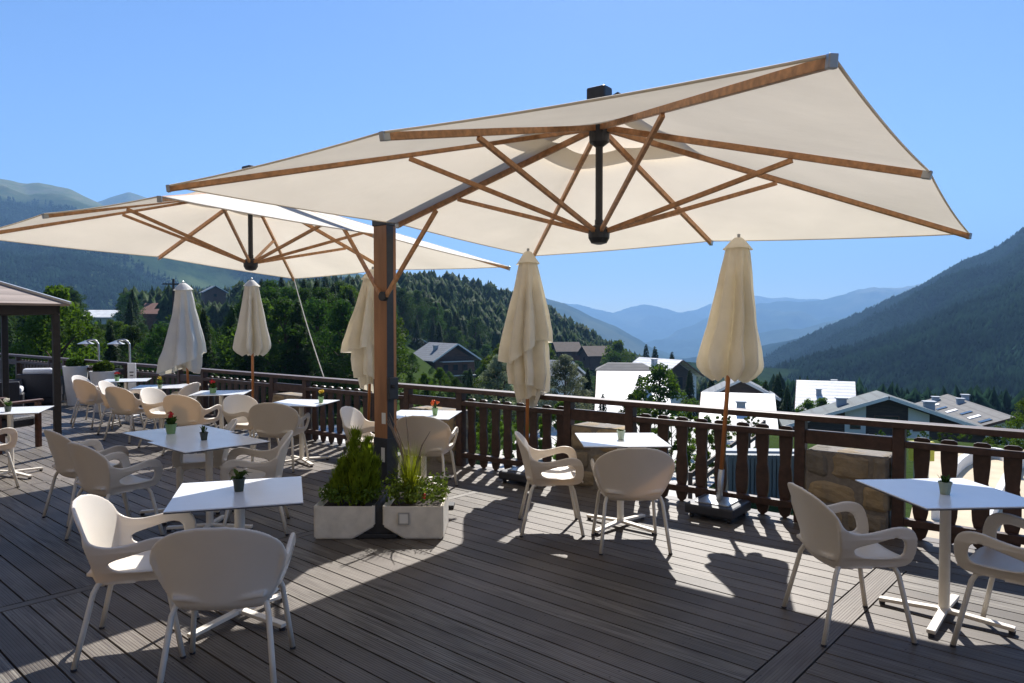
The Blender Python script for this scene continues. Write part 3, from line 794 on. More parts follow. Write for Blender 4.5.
# ------------------------------------------------------------------ closed parasols
def parasol(base, top, label, mat, pole_mat, zhem, rmax, kind, seed, rbase=True, steel_low=.0):
    """base, top: points of the pole"""
    rr = random.Random(seed)
    root = empty('closed_parasol', base, 0, label, 'parasol', 'closed parasols along the railing')
    top = Vector(top)-Vector(base); ax = top.normalized(); L = top.length
    X = ax.orthogonal().normalized(); X = Vector((1, 0, 0)); X = (X-ax*X.dot(ax)).normalized(); Y = ax.cross(X)
    nf = 8; n = 112; bm = bmesh.new(); z1 = L-.02; z0 = zhem
    def skin(tt, rr_t, hem, sk=0, skdir=0, fold=.30, nr=46, cap=False, wob=.02, scal=0):
        ph = [rr.uniform(-.3, .3) for _ in range(nf)]; am = [rr.uniform(.6, 1.35) for _ in range(nf)]; hk = [rr.uniform(-1, 1) for _ in range(nf)]
        rows = []; ta, tb = tt[0], tt[-1]
        for r in range(nr+1):
            row = []
            for k in range(n):
                th = 2*math.pi*k/n; f = th/(2*math.pi)*nf; i0 = int(f) % nf; i1 = (i0+1) % nf; fr = f-int(f); fr = fr*fr*(3-2*fr)
                amp = am[i0]*(1-fr)+am[i1]*fr; he = hk[i0]*(1-fr)+hk[i1]*fr; p_ = ph[i0]*(1-fr)+ph[i1]*fr
                g = math.cos(th-skdir)
                end = tb+hem*he+sk*.12*g+scal*math.cos(nf*th+p_*5)
                t = ta+(end-ta)*r/nr; tn = ta+(tb-ta)*r/nr
                c1 = .5+.5*math.cos(nf*th+p_*5); c2 = .5+.5*math.cos(2*nf*th+p_*7+tn*1.5); c3 = .5+.5*math.cos(5*nf*th+p_*9)
                dep = fold*amp*min(1, max(0, tn-.05)*4)
                rad = interp(tn, tt, rr_t)*rmax*(1-dep*(1-c1**.7)+.06*(c2-.5)*min(1, tn*4)+.05*(c3-.5)*max(0, tn-.75)*4)
                rad *= 1+sk*.35*g*max(0, tn-.2)
                zz = z1+(z0-z1)*t
                p = ax*zz+(X*math.cos(th)+Y*math.sin(th))*max(rad, .018)
                q = p*4.5; p += Vector((noise.noise(q+Vector((seed, 0, 0))), noise.noise(q+Vector((0, seed, 3))), 0))*wob*tn
                row.append(bm.verts.new(p))
            rows.append(row)
        for r in range(nr):
            for k in range(n): bm.faces.new((rows[r][k], rows[r][(k+1) % n], rows[r+1][(k+1) % n], rows[r+1][k]))
        if cap: bm.faces.new(rows[0][::-1])
    # small vent cap, then the gathered skirts
    skin([.0, .02, .05, .075, .082], [.11, .20, .31, .40, .44], .006, fold=.40, nr=8, cap=True)
    if kind == 'even':
        skin([.06, .10, .35, .62, .87, .91, .96, 1.0], [.30, .37, .54, .76, .98, .96, .78, .52], .02, fold=.70, scal=.022)
    elif kind == 'hang':
        skin([.06, .10, .25, .42, .58, .66], [.30, .36, .54, .78, .98, 1.0], .035, .55, 3.0, fold=.40)
        skin([.10, .30, .45, .62, .80, .90], [.25, .42, .58, .74, .80, .74], .03, .25, .4, fold=.42)
        skin([.30, .55, .75, .90, 1.0], [.25, .45, .60, .50, .36], .035, .2, 2.0, fold=.35)
    else:
        skin([.06, .10, .35, .62, .85, 1.0], [.30, .36, .50, .74, 1.0, 1.08], .05, .9, 3.35, fold=.26)
        skin([.3, .6, .85, 1.04], [.3, .5, .66, .50], .05, .3, .3, fold=.3)
    bmesh.ops.recalc_face_normals(bm, faces=bm.faces)
    me = bpy.data.meshes.new('canopy'); bm.to_mesh(me); bm.free(); me.materials.append(mat)
    for p in me.polygons: p.use_smooth = True
    o = bpy.data.objects.new('canopy', me); link(o, root)
    m = MB(); m.tube([ax*max(.02, steel_low), ax*(L-.03)], .019, 12); m.build('pole', pole_mat, root, smooth=True)
    if steel_low: m = MB(); m.tube([ax*.08, ax*(steel_low+.03)], .026, 12); m.build('sleeve', MT['steel'], root, smooth=True)
    m = MB(); m.lathe([(.012, -.04), (.014, .0), (.015, .010), (.008, .016)], 10, ax*L); m.build('finial', MT['steel'], root)
    m = MB()
    if rbase:
        m.box((0, 0, .085), (.44, .44, .09), Matrix.Rotation(R(-38), 3, 'Z'), .02)
        b_ = m.build('weight_base', MT['black_plastic'], root)
        m = MB(); m.box((0, 0, .135), (.30, .30, .012), Matrix.Rotation(R(-38), 3, 'Z'), .004); m.build('base_plate', MT['steel'], b_)
        rz = Matrix.Rotation(R(-38), 3, 'Z')
        for (sx, sy) in ((1, 1), (1, -1), (-1, 1), (-1, -1)):
            m = MB(); c = rz @ Vector((.17*sx, .17*sy, .022)); m.tube([c-rz @ Vector((.014, 0, 0)), c+rz @ Vector((.014, 0, 0))], .022, 12); m.build('castor', MT['dark_metal'], b_)
    else:
        m.lathe([(.20, 0), (.20, .03), (.05, .05), (.03, .16)], 20); m.build('weight_base', MT['steel'], root)
    return root
parasol(at(718, 516), atd(738, 236, 6.35), 'closed cream parasol in full view, on an orange pole over a square black base', MT['parasol_cream'], MT['orange_wood'], 1.22, .30, 'even', 21, True, .38)
parasol(at(527, 482), atd(528, 250, 7.7), 'closed cream parasol with ragged hanging hem above the empty black base in the middle', MT['parasol_cream'], MT['orange_wood'], .84, .29, 'hang', 32, True)
parasol((-1.83, 9.15, 0), atd(373, 268, 9.15), 'closed yellowish parasol half hidden by the teak umbrella post', MT['parasol_cream'], MT['orange_wood'], .85, .33, 'hang', 5, True)
parasol((-3.85, 10.75, 0), atd(252, 279, 10.75), 'closed white parasol hanging straight on an orange pole', MT['parasol_white'], MT['orange_wood'], 1.22, .28, 'even', 44, False)
parasol((-5.3, 11.9, 0), atd(183.5, 282, 11.9), 'closed white parasol leaning askew, leftmost of the parasols', MT['parasol_white'], MT['orange_wood'], .98, .36, 'skew', 52, False)

# ------------------------------------------------------------------ planters at the umbrella foot
def planter(cx, cy, sx, label, kind):
    root = empty('concrete_planter', (cx, cy, 0), 0, label, 'planter', 'concrete planters at the umbrella foot')
    w, d, h, t = .475, .48, .27, .042
    # front outline with the lower inner corner cut away
    s = sx
    out = [(-s*w/2, 0), (s*(w/2-.17), 0), (s*w/2, .10), (s*w/2, h), (-s*w/2, h)]
    if s < 0: out = out[::-1]
    m = MB(); bm = m.bm
    A = [bm.verts.new((x, -d/2, z)) for x, z in out]; B = [bm.verts.new((x, d/2, z)) for x, z in out]; n = len(out)
    bm.faces.new(A); bm.faces.new(B[::-1])
    tops = None
    for k in range(n):
        f = bm.faces.new((A[k], B[k], B[(k+1) % n], A[(k+1) % n]))
        if out[k][1] == h and out[(k+1) % n][1] == h: tops = f
    bmesh.ops.recalc_face_normals(bm, faces=bm.faces)
    r = bmesh.ops.inset_region(bm, faces=[tops], thickness=t)
    bmesh.ops.translate(bm, verts=tops.verts, vec=(0, 0, -.06))
    es = [e for e in bm.edges if e.calc_face_angle(0) > .3]
    bmesh.ops.bevel(bm, geom=es, offset=.012, segments=2, affect='EDGES')
    m.build('trough', MT['concrete'], root)
    m = MB(); m.box((0, 0, h-.055), (w-2*t+.01, d-2*t+.01, .02)); m.build('soil', MT['soil'], root)
    rr = random.Random(91 if s > 0 else 17)
    if kind == 'conifer':
        m = MB()
        for k in range(900):
            x, y = rr.uniform(-.21, .24), rr.uniform(-.19, .19); z = h+rr.uniform(0, .13)*(1-abs(x)*1.2)
            c = Vector((x, y, z)); dd = Vector((rr.uniform(-1, 1), rr.uniform(-1, 1), rr.uniform(-.2, 1))).normalized()*rr.uniform(.02, .05); sd = dd.orthogonal().normalized()*.010
            m.bm.faces.new([m.bm.verts.new(q) for q in (c, c+dd*.5+sd, c+dd, c+dd*.5-sd)])
        m.build('low_foliage', MT['plant_dark'], root)
        m = MB()
        for (bx, by, hh, sp) in ((-.02, .02, .58, .12), (.07, .06, .50, .10), (-.10, -.03, .36, .10), (.15, .0, .34, .09), (.03, -.08, .40, .10), (-.16, .06, .24, .08), (.10, -.06, .44, .09)):
            for k in range(620):
                t = rr.random()**.8; a = rr.uniform(0, 6.28); r_ = sp*(1.15-t*.75)*rr.uniform(.1, 1)
                c = Vector((bx+math.cos(a)*r_+.06*t, by+math.sin(a)*r_, h-.04+hh*t)); dd = Vector((math.cos(a)*.5, math.sin(a)*.5, 1.1)).normalized()*rr.uniform(.03, .08); sd = Vector((-math.sin(a), math.cos(a), 0))*.008
                m.bm.faces.new([m.bm.verts.new(q) for q in (c-sd, c+sd, c+dd)])
        m.build('upright_foliage', MT['plant_bright'], root)
    else:
        m = MB()
        for k in range(260):
            a = rr.uniform(0, 6.28); l = rr.uniform(.24, .56); sp = rr.uniform(.02, .17); d = Vector((math.cos(a), math.sin(a), 0)); sd = Vector((-d.y, d.x, 0))*.004
            p = [Vector((-.05, .02, h-.05))+d*rr.uniform(0, .05)]
            for q in range(1, 5): p.append(p[0]+d*sp*(q/4)**1.6+Vector((0, 0, l*(q/4)-.06*(q/4)**3*rr.random())))
            for q in range(4):
                f0 = 1-q/4.2; f1 = 1-(q+1)/4.2
                m.bm.faces.new([m.bm.verts.new(v) for v in (p[q]-sd*f0, p[q]+sd*f0, p[q+1]+sd*f1, p[q+1]-sd*f1)])
        m.build('grass_tuft', MT['plant_bright'], root)
        m = MB()
        for k in range(7):
            a = rr.uniform(2.2, 3.6) if k < 5 else rr.uniform(0, 6.28); l = rr.uniform(.58, .74); d = Vector((math.cos(a), math.sin(a)*.5, 0))
            m.tube([Vector((-.05, .02, h-.05))+d*.22*t**2*rr.uniform(.8, 1)+Vector((0, 0, l*t)) for t in np.linspace(0, 1, 6)], [.003, .003, .003, .006, .006, .002], 5)
        m.build('seed_stalks', MT['roof_tile'], root)
        m = MB()
        for k in range(1000):
            x, y = rr.uniform(-.24, .24), rr.uniform(-.20, .2); z = h+rr.uniform(-.02, .24)*(.6+abs(x)*2)*rr.random()**.5
            c = Vector((x, y, z)); dd = Vector((rr.uniform(-1, 1), rr.uniform(-1, 1), rr.uniform(-.2, 1))).normalized()*rr.uniform(.02, .05); sd = dd.orthogonal().normalized()*.011
            m.bm.faces.new([m.bm.verts.new(q) for q in (c, c+dd*.5+sd, c+dd, c+dd*.5-sd)])
        m.build('low_foliage', MT['plant_dark'], root)
        m = MB()
        for k in range(2): blossom(m, (.09+rr.uniform(-.01, .01), -.17, h+.04+k*.022), .015, 16, rr)
        m.build('red_flower', MT['red'], root)
        m = MB(); m.box((-.07, -.2525, .165), (.088, .004, .095), None, .001); pl = m.build('label_plate', MT['steel'], root)
        m = MB(); m.box((-.07, -.2555, .165), (.066, .003, .072)); m.build('plate_face', MT['white_wall'], pl)
    return root
planter(-1.315, 5.87, 1, 'cream concrete planter left of the umbrella post with bright upright greenery', 'conifer')
planter(-.775, 5.87, -1, 'cream concrete planter right of the umbrella post with tall grass and a red flower', 'grass')

# ------------------------------------------------------------------ unseen building added behind the viewpoint to block cold sky and warm the shade
def build_sky_block():
    c = RP - RN*(6.34+4.6) ; c = c - RD*c.dot(RD)
    root = empty('added_building', (c.x, c.y, 0), math.atan2(RD.y, RD.x), 'unseen building added behind the viewer to block sky and warm the shade', 'building')
    m = MB(); m.box((0, -5, 5.0), (46, 10, 10)); m.build('wall', MT['added_wall'], root)
    m = MB(); m.prism([(-24, 10), (24, 10), (24, 10.3), (-24, 10.3)], lambda p: (p[0], 1.2, p[1]), lambda p: (p[0], -11, p[1]+1.5)); m.build('roof', MT['roof_brown'], root)
    for k in range(9):
        for z in (1.25, 4.4, 7.4):
            m = MB(); m.box((-20+5*k, .03, z), (2.2, .1, 2.2)); f = m.build('window', MT['brown_wood'], root)
            m = MB(); m.box((-20+5*k, .09, z), (2.0, .03, 2.0)); m.build('pane', MT['window'], f)
build_sky_block()

# ------------------------------------------------------------------ gazebo and lounge corner at the left
def gazebo():
    E1 = Vector((.746, -.666, 0)).normalized(); E2 = Vector((.666, .746, 0)).normalized()
    tip = Vector((-5.60, 9.20, 0)); La, Lb = 2.75, 4.4
    root = empty('gazebo', tip-E1*.25-E2*.25, 0, 'dark timber gazebo with a slatted hip roof at the left edge', 'gazebo')
    O = lambda v: Vector(v)-root.location
    ze, k = 1.93, La/2
    zr = ze+.43*k
    c = [tip, tip-E1*La, tip-E1*La-E2*Lb, tip-E2*Lb]
    c = [Vector((p.x, p.y, ze)) for p in c]
    r1 = tip-E1*k-E2*k; r2 = tip-E1*k-E2*(Lb-k); r1 = Vector((r1.x, r1.y, zr)); r2 = Vector((r2.x, r2.y, zr))
    m = MB()
    def slab(pts):
        P_ = [O(p) for p in pts]; n = (P_[1]-P_[0]).cross(P_[2]-P_[0]).normalized()
        if n.z < 0: n = -n
        m.prism(list(range(len(P_))), lambda i: P_[i], lambda i: P_[i]-n*.03)
    slab([c[0], c[1], r1]); slab([c[2], c[3], r2]); slab([c[1], c[2], r2, r1]); slab([c[3], c[0], r1, r2])
    rf = m.build('roof', MT['gazebo_roof'], root)
    m = MB()
    for cc, r_ in ((c[0], r1), (c[1], r1), (c[2], r2), (c[3], r2)): m.bar(O(cc)+Vector((0, 0, .01)), O(r_)+Vector((0, 0, .01)), .06, .03)
    m.build('hip_cap', MT['steel'], rf)
    ps = [tip-E1*.16-E2*.12, tip-E1*(La-.25)-E2*.12, tip-E1*(La-.25)-E2*(Lb-.25), tip-E1*.16-E2*(Lb-.25)]
    ps = [Vector((p.x, p.y, 0)) for p in ps]
    for p in ps:
        m = MB(); m.box(O(p)+Vector((0, 0, .90)), (.078, .078, 1.80), Matrix.Rotation(R(-41.7), 3, 'Z'), .006); m.build('post', MT['gazebo_wood'], root)
    m = MB()
    for i in range(4): m.bar(O(ps[i])+Vector((0, 0, 1.86)), O(ps[(i+1) % 4])+Vector((0, 0, 1.86)), .10, .13)
    m.build('beam', MT['gazebo_wood'], root)
gazebo()
def lounge_chair(x, y, deg, label):
    root = empty('wicker_armchair', (x, y, 0), R(deg), label, 'armchair', 'black wicker lounge chairs under the gazebo')
    m = MB(); m.box((0, 0, .17), (.74, .72, .28), None, .02); m.build('seat_box', MT['wicker'], root)
    m = MB(); m.box((-.33, 0, .40), (.10, .72, .50), None, .02); m.build('backrest', MT['wicker'], root)
    for s in (1, -1):
        m = MB(); m.box((.02, s*.325, .36), (.60, .09, .38), None, .02); m.build('arm', MT['wicker'], root)
    m = MB(); m.box((.05, 0, .37), (.60, .54, .12), None, .04); m.build('seat_cushion', MT['cushion'], root)
    m = MB(); m.box((-.22, 0, .58), (.13, .54, .36), Matrix.Rotation(R(-10), 3, 'Y'), .05); m.build('back_cushion', MT['cushion'], root)
lounge_chair(-9.75, 15.0, 110, 'black wicker armchair seen from behind with a white back cushion, beside the gazebo post')
lounge_chair(-9.95, 14.1, 30, 'black wicker armchair with white cushions at the left frame edge')
def draped_chair():
    root = empty('covered_armchair', (-6.85, 9.65, 0), R(75), 'brown wooden armchair draped with a grey cover at the left edge', 'armchair')
    m = MB()
    for sx in (-.28, .30):
        for s in (1, -1): m = MB(); m.box((sx, s*.32, .31), (.06, .06, .62), None, .006); m.build('leg', MT['brown_frame'], root)
    for s in (1, -1): m = MB(); m.box((.02, s*.32, .635), (.68, .075, .035), None, .01); m.build('armrest', MT['brown_frame'], root)
    m = MB(); m.box((0, 0, .36), (.60, .58, .14), None, .04); m.build('seat', MT['wicker'], root)
    m = MB()
    def drape(i, j):
        x = -.42+.30*i; y = -.36+.72*j
        z = .84-.25*i*i*1.6-.05*math.sin(j*9)*i - .10*abs(j-.5)**2*4*(1-i)
        return Vector((x+.02*math.sin(j*13), y, z)), Vector((.3, 0, 1)).normalized()
    grid_solid(m.bm, drape, 8, 16, .02)
    def hang(i, j):
        y = -.36+.72*j; z = .82-.55*i-.10*abs(j-.5)**2*4
        return Vector((-.43-.05*i+.02*math.sin(j*15+i*2), y, z)), Vector((-1, 0, 0))
    grid_solid(m.bm, hang, 8, 16, .02)
    m.build('cover', MT['blanket'], root, smooth=True)
draped_chair()
def tub(x, y, h, r, label, seed):
    rr = random.Random(seed)
    root = empty('tub_planter', (x, y, 0), 0, label, 'planter', 'tall white tub planters')
    m = MB(); m.lathe([(r*.66, 0), (r*.99, h-.02), (r, h), (r*.90, h), (r*.88, h-.06), (.01, h-.06)], 28); m.build('tub', MT['white_paint'], root, smooth=False)
    vs, fs = leaf_cloud(900, lambda: ball(rr, r*.72, r*.55, h+.05), .035, rr); np_mesh('clipped_bush', vs, fs, MT['plant'], root)
def ball(rr, rx, rz, z0, shell=.55):
    while True:
        v = Vector((rr.uniform(-1, 1), rr.uniform(-1, 1), rr.uniform(-.4, 1)))
        if shell < v.length <= 1: break
    return Vector((v.x*rx, v.y*rx, z0+v.z*rz))
def leaf_cloud(n, pos, size, rr, flat=.0):
    V = np.zeros((n*4, 3), np.float32)
    for k in range(n):
        c = pos(); a = Vector((rr.gauss(0, 1), rr.gauss(0, 1), rr.gauss(0, 1))).normalized()
        s = a.orthogonal().normalized(); t = a.cross(s); sz = size*rr.uniform(.6, 1.4)
        for q, p in enumerate((c+s*sz, c+t*sz*.6, c-s*sz, c-t*sz*.6)): V[k*4+q] = p
    return V, np.arange(n*4).reshape(n, 4)
tub(-8.95, 14.85, .80, .235, 'tall white tub planter with a dark round bush, left of the two tubs', 1)
tub(-7.75, 13.75, .77, .245, 'white tub planter with a dark bush, right of the two tubs', 2)
def floor_lamp(u, d, label):
    p = atd(u, 343, d); root = empty('terrace_lamp', (p.x, p.y, 0), 0, label, 'lamp', 'curved terrace lamps')
    h = H-(340-322)/F*d; 
    m = MB(); m.tube(catmull([(0, 0, 0), (0, 0, h-.22), (-.02, -.0, h-.06), (-.09, 0, h), (-.20, 0, h-.01), (-.25, 0, h-.04)], 5), .018, 10); m.build('pole', MT['steel'], root, smooth=True)
    m = MB(); m.lathe([(.02, .04), (.05, .02), (.15, -.02), (.145, -.03), (.02, -.01)], 18, (-.25, 0, h-.05)); m.build('lamp_shade', MT['steel'], root)
    m = MB(); m.lathe([(.03, 0), (.035, -.03), (.012, -.05)], 12, (-.25, 0, h-.07)); m.build('lamp_glass', MT['cushion'], root)
    m = MB(); m.lathe([(.12, 0), (.12, .015), (.03, .03)], 16); m.build('lamp_foot', MT['dark_metal'], root)
floor_lamp(98.5, 14.1, 'slim grey curved lamp behind the white tubs, the left one')
floor_lamp(129.5, 13.3, 'slim grey curved lamp behind the white tubs, the right one beside the white stand')
root = empty('menu_stand', (at(132.5, 418).x*13.0/at(132.5, 418).y, 13.0, 0), R(8), 'narrow white stand with dark marks beside the curved lamp', 'stand')
m = MB(); m.box((0, 0, .70), (.14, .03, .52), None, .004); m.build('panel', MT['white_paint'], root)
m = MB(); m.box((0, 0, .22), (.05, .03, .44)); m.box((0, 0, .012), (.26, .22, .022)); m.build('stand_foot', MT['white_paint'], root)
m = MB()
for k in range(3): m.box((0, -.0165, .80-.06*k), (.07-.015*k, .002, .022))
m.build('dark_marks', MT['table_edge'], root)

# ------------------------------------------------------------------ terrain
def smooth(t): t = max(0., min(1., t)); return t*t*(3-2*t)
GR = [0, 42, 60, 100, 200, 400, 1000, 3000, 12000]
GZR = [-4, -4, -10.5, -14.5, -24, -46, -130, -260, -260]
GZL = [-4, -4, -3.4, -1.5, -1.0, -6, -60, -200, -260]
def gz(x, y):
    r = math.hypot(x, y); u = 512+725*x/max(y, 1e-3) if y > 0 else (0 if x < 0 else 1000)
    k = smooth((u-370)/170)
    z = float(np.interp(r, GR, GZL))*(1-k)+float(np.interp(r, GR, GZR))*k
    if r > 48: z += noise.noise(Vector((x*.02, y*.02, 0)))*min(1.5, (r-48)*.03)
    return z
def ground_sheet():
    na = 220; rs = [0.5, 4, 10, 20, 30, 40, 43, 46, 50, 55, 60, 70, 80, 90, 100, 120, 140, 170, 200, 250, 300, 400, 500, 700, 1000, 1500, 2000, 3000, 5000, 8000, 11000]
    V = []; Fc = []
    for r in rs:
        for k in range(na):
            a = 2*math.pi*k/na; x, y = r*math.sin(a), r*math.cos(a); V.append((x, y, gz(x, y)))
    for i in range(len(rs)-1):
        for k in range(na): Fc.append((i*na+k, i*na+(k+1) % na, (i+1)*na+(k+1) % na, (i+1)*na+k))
    o = np_mesh('ground', V, Fc, MT['ground'], smooth=True); tag(o, kind='structure')
ground_sheet()
def sheet(name, pix, z, mat, zz=.008):
    m = MB(); m.poly([at(u, v, z)+Vector((0, 0, zz)) for u, v in pix]); o = m.build(name, mat); tag(o, kind='structure'); return o
MT['road'] = plain('pale_concrete_yard', (.50, .48, .44), .9, .08, .7, .1)
MT['sand'] = plain('pale_sand_yard', (.48, .40, .28), .95, .1, 1.2, .2)
sheet('road', [(455, 492), (506, 446), (562, 417), (640, 414), (768, 424), (762, 440), (692, 503), (640, 560), (470, 560)], -4, MT['road'])
sheet('path', [(215, 420), (385, 419), (385, 447), (215, 449)], -4, MT['road'], .012)
sheet('playground', [(925, 452), (1110, 446), (1300, 560), (900, 560)], -4, MT['sand'])

class Ridge:
    def __init__(s, prof, dr, df, zf, rough=0, seed=0, mid=1.0, top=.25):
        s.u = [p[0] for p in prof]; s.v = [p[1] for p in prof]; s.dr = dr; s.df = df; s.zf = zf; s.rough = rough; s.seed = seed; s.mid = mid; s.top = top
    def pos(s, u, t):
        v = float(np.interp(u, s.u, s.v))
        dr = s.dr if not isinstance(s.dr, list) else float(np.interp(u, s.dr[0], s.dr[1]))
        df = s.df
        zr = H-(v-322)/F*dr
        d = df+(dr-df)*t
        x = (u-512)/F*d
        zf = s.zf if s.zf is not None else gz((u-512)/F*df, df)-1
        if t <= 1: z = zf+(zr-zf)*(t**s.mid)
        else: z = zr-(t-1)*(zr-zf)*.8
        if s.rough:
            q = Vector((x, d, s.seed))
            e = noise.fractal(q*s.rough[0], 1.0, 2.0, 6)
            z += e*s.rough[1]*(.15+min(1, t*2))*(1 if t < .7 else max(s.top, 1-(t-.7)*2.5) if t < 1 else s.top)
        return Vector((x, d, z))
    def mesh(s, name, mat, nu=160, nt=50, tmax=1.5):
        u0, u1 = s.u[0], s.u[-1]; V = []; Fc = []
        for i in range(nt+1):
            for k in range(nu+1): V.append(s.pos(u0+(u1-u0)*k/nu, tmax*i/nt))
        for i in range(nt):
            for k in range(nu): a = i*(nu+1)+k; Fc.append((a, a+1, a+nu+2, a+nu+1))
        o = np_mesh(name, V, Fc, mat, smooth=True); tag(o, kind='structure'); return o
RM = Ridge([(660, 402), (720, 386), (745, 379), (770, 360), (790, 348), (820, 335.5), (845, 325), (870, 312.5), (900, 299), (925, 285), (960, 264), (985, 255), (1000, 247), (1024, 229), (1080, 195), (1200, 140), (1400, 110)],
           [[660, 760, 900, 1024, 1400], [2300, 2000, 1700, 1450, 1300]], 330, -52, (.0035, 34), 3, 1.0)
RM.mesh('wooded_mountain', MT['slope'], 200, 70)
LM = Ridge([(-500, 120), (-200, 150), (-60, 165), (0, 175), (11, 177.6), (28, 184), (40, 184), (53, 186), (72, 190), (86, 196.6), (99, 202), (115, 212), (150, 232), (200, 250), (260, 262), (340, 272), (420, 285), (470, 300)],
           2600, 620, -20, (.0022, 70), 9, 1.15)
LM.mesh('mountain', MT['mountain_left'], 240, 110)
Ridge([(60, 215), (104, 202), (114, 197.6), (131, 192), (139, 194), (160, 200), (220, 225), (300, 250)], 4200, 2700, 0, (.0015, 60), 4).mesh('mountain', MT['mountain_left'], 100, 40)
Ridge([(380, 300), (480, 285), (530, 291), (549, 295), (564, 298), (590, 310), (615, 322), (640, 336), (662, 352), (720, 380)], 3900, 2600, -260, (.0016, 60), 5, top=.45).mesh('far_ridge', MT['mountain_far'], 120, 40)
Ridge([(500, 300), (582, 305), (599, 308), (614, 311), (631, 306.6), (643, 306), (664, 308.5), (678, 310.6), (696, 308), (720, 302), (760, 300), (781, 298.5), (802, 299), (830, 302), (900, 300), (1000, 300)], 9800, 7600, -260, (.0011, 190), 6, top=.45).mesh('far_ridge', MT['mountain_far'], 320, 70)
Ridge([(560, 372), (640, 352), (660, 344), (678, 334), (696, 327), (710, 322), (740, 313), (780, 303), (816, 299), (845, 296), (859, 289), (873, 286), (887, 287.5), (902, 287.5), (923, 283), (960, 276), (1060, 270)], 7200, 5200, -260, (.0012, 150), 7, top=.45).mesh('far_ridge', MT['mountain_far'], 320, 70)
Ridge([(600, 385), (690, 362), (725, 348), (756, 337), (802, 328), (838, 319), (873, 310), (902, 298), (960, 285), (1060, 280)], 4800, 3300, -260, (.0015, 90), 8, top=.45).mesh('far_ridge', MT['mountain_far'], 280, 60)
HM = Ridge([(120, 318), (200, 312), (250, 306), (300, 301), (350, 297), (400, 292), (430, 289), (470, 293), (500, 302), (545, 318), (590, 344), (630, 366), (660, 382), (700, 393), (760, 402), (800, 408)],
           [[120, 430, 800], [330, 400, 520]], 150, None, (.02, 3), 2, .9)
HM.mesh('hill', MT['hill'], 140, 40)

# ------------------------------------------------------------------ trees
def rough_conifer(n_t, pts, hs, seed, tiers=5, spikes=7):
    """one mesh of many jagged low cones for the far woods"""
    rg = np.random.default_rng(seed); n = len(pts); pts = np.array(pts, np.float32); hs = np.array(hs, np.float32)
    K = spikes*2; vs = []; fs = []
    per = tiers*(K+1)
    base = np.zeros((n, tiers, K+1, 3), np.float32)
    wid = rg.uniform(.17, .27, n)[:, None]
    lean = rg.normal(0, .03, (n, 2)); rnd_ = rg.random(n) < .45; wid = np.where(rnd_[:, None], wid*1.35, wid)
    for ti in range(tiers):
        f0 = ti/tiers*.9; zt = np.minimum(1.0, f0+.42)+rg.uniform(-.02, .02, n)
        if ti == tiers-1: zt = np.where(rnd_, .90, 1.0)
        rad = np.where(rnd_, wid[:, 0]*np.sqrt(max(.02, 1-(f0*1.02)**2))*.95, wid[:, 0]*(1-f0*.93))
        ang = (np.arange(K)/K*2*np.pi)[None, :]+rg.uniform(0, 6, n)[:, None]
        rr_ = rad[:, None]*np.where(np.arange(K) % 2 == 0, 1.0, .55)[None, :]*rg.uniform(.7, 1.25, (n, K))
        zz = (f0+.05)+rg.uniform(-.05, .05, (n, K))-.03*(np.arange(K) % 2 == 0)[None, :]
        base[:, ti, :K, 0] = np.cos(ang)*rr_; base[:, ti, :K, 1] = np.sin(ang)*rr_; base[:, ti, :K, 2] = np.maximum(zz, .0)
        base[:, ti, K, 0] = lean[:, 0]; base[:, ti, K, 1] = lean[:, 1]; base[:, ti, K, 2] = zt
    V = base*hs[:, None, None, None]+pts[:, None, None, :]
    k = np.arange(K)
    tri = np.stack([k, (k+1) % K, np.full(K, K)], 1)
    allf = (np.arange(n*tiers)*(K+1))[:, None, None]+tri[None]
    return V.reshape(-1, 3), allf.reshape(-1, 3)
def crown_conifer(seed, n=3400, slim=.20):
    rg = random.Random(seed); V = []; 
    lv = 17
    for k in range(n):
        t = rg.random()**1.25*.94+.04; L = int(t*lv); t = min(.985, (L+rg.gauss(.5, .22))/lv)
        az = rg.randrange(7)*2*math.pi/7+L*1.9+rg.gauss(0, .20)
        R_ = slim*(1-t)**.85*(1+.28*math.sin(L*5.3+az*1.0+seed))+.012
        s = rg.random()**.6
        r = R_*s; z = t-.05*s-.03*s*s+rg.gauss(0, .006)
        c = Vector((math.cos(az)*r, math.sin(az)*r, z))
        out = Vector((math.cos(az), math.sin(az), -.25-.25*s+rg.gauss(0, .25))); tn = Vector((-math.sin(az), math.cos(az), rg.gauss(0, .4))).normalized()
        l = rg.uniform(.016, .034)*(1.2-.6*t); w_ = l*.42
        V += [c-tn*w_, c+tn*w_, c+out*l+tn*w_*.3, c+out*l-tn*w_*.3]
    return np.array([tuple(v) for v in V], np.float32), np.arange(n*4).reshape(n, 4)
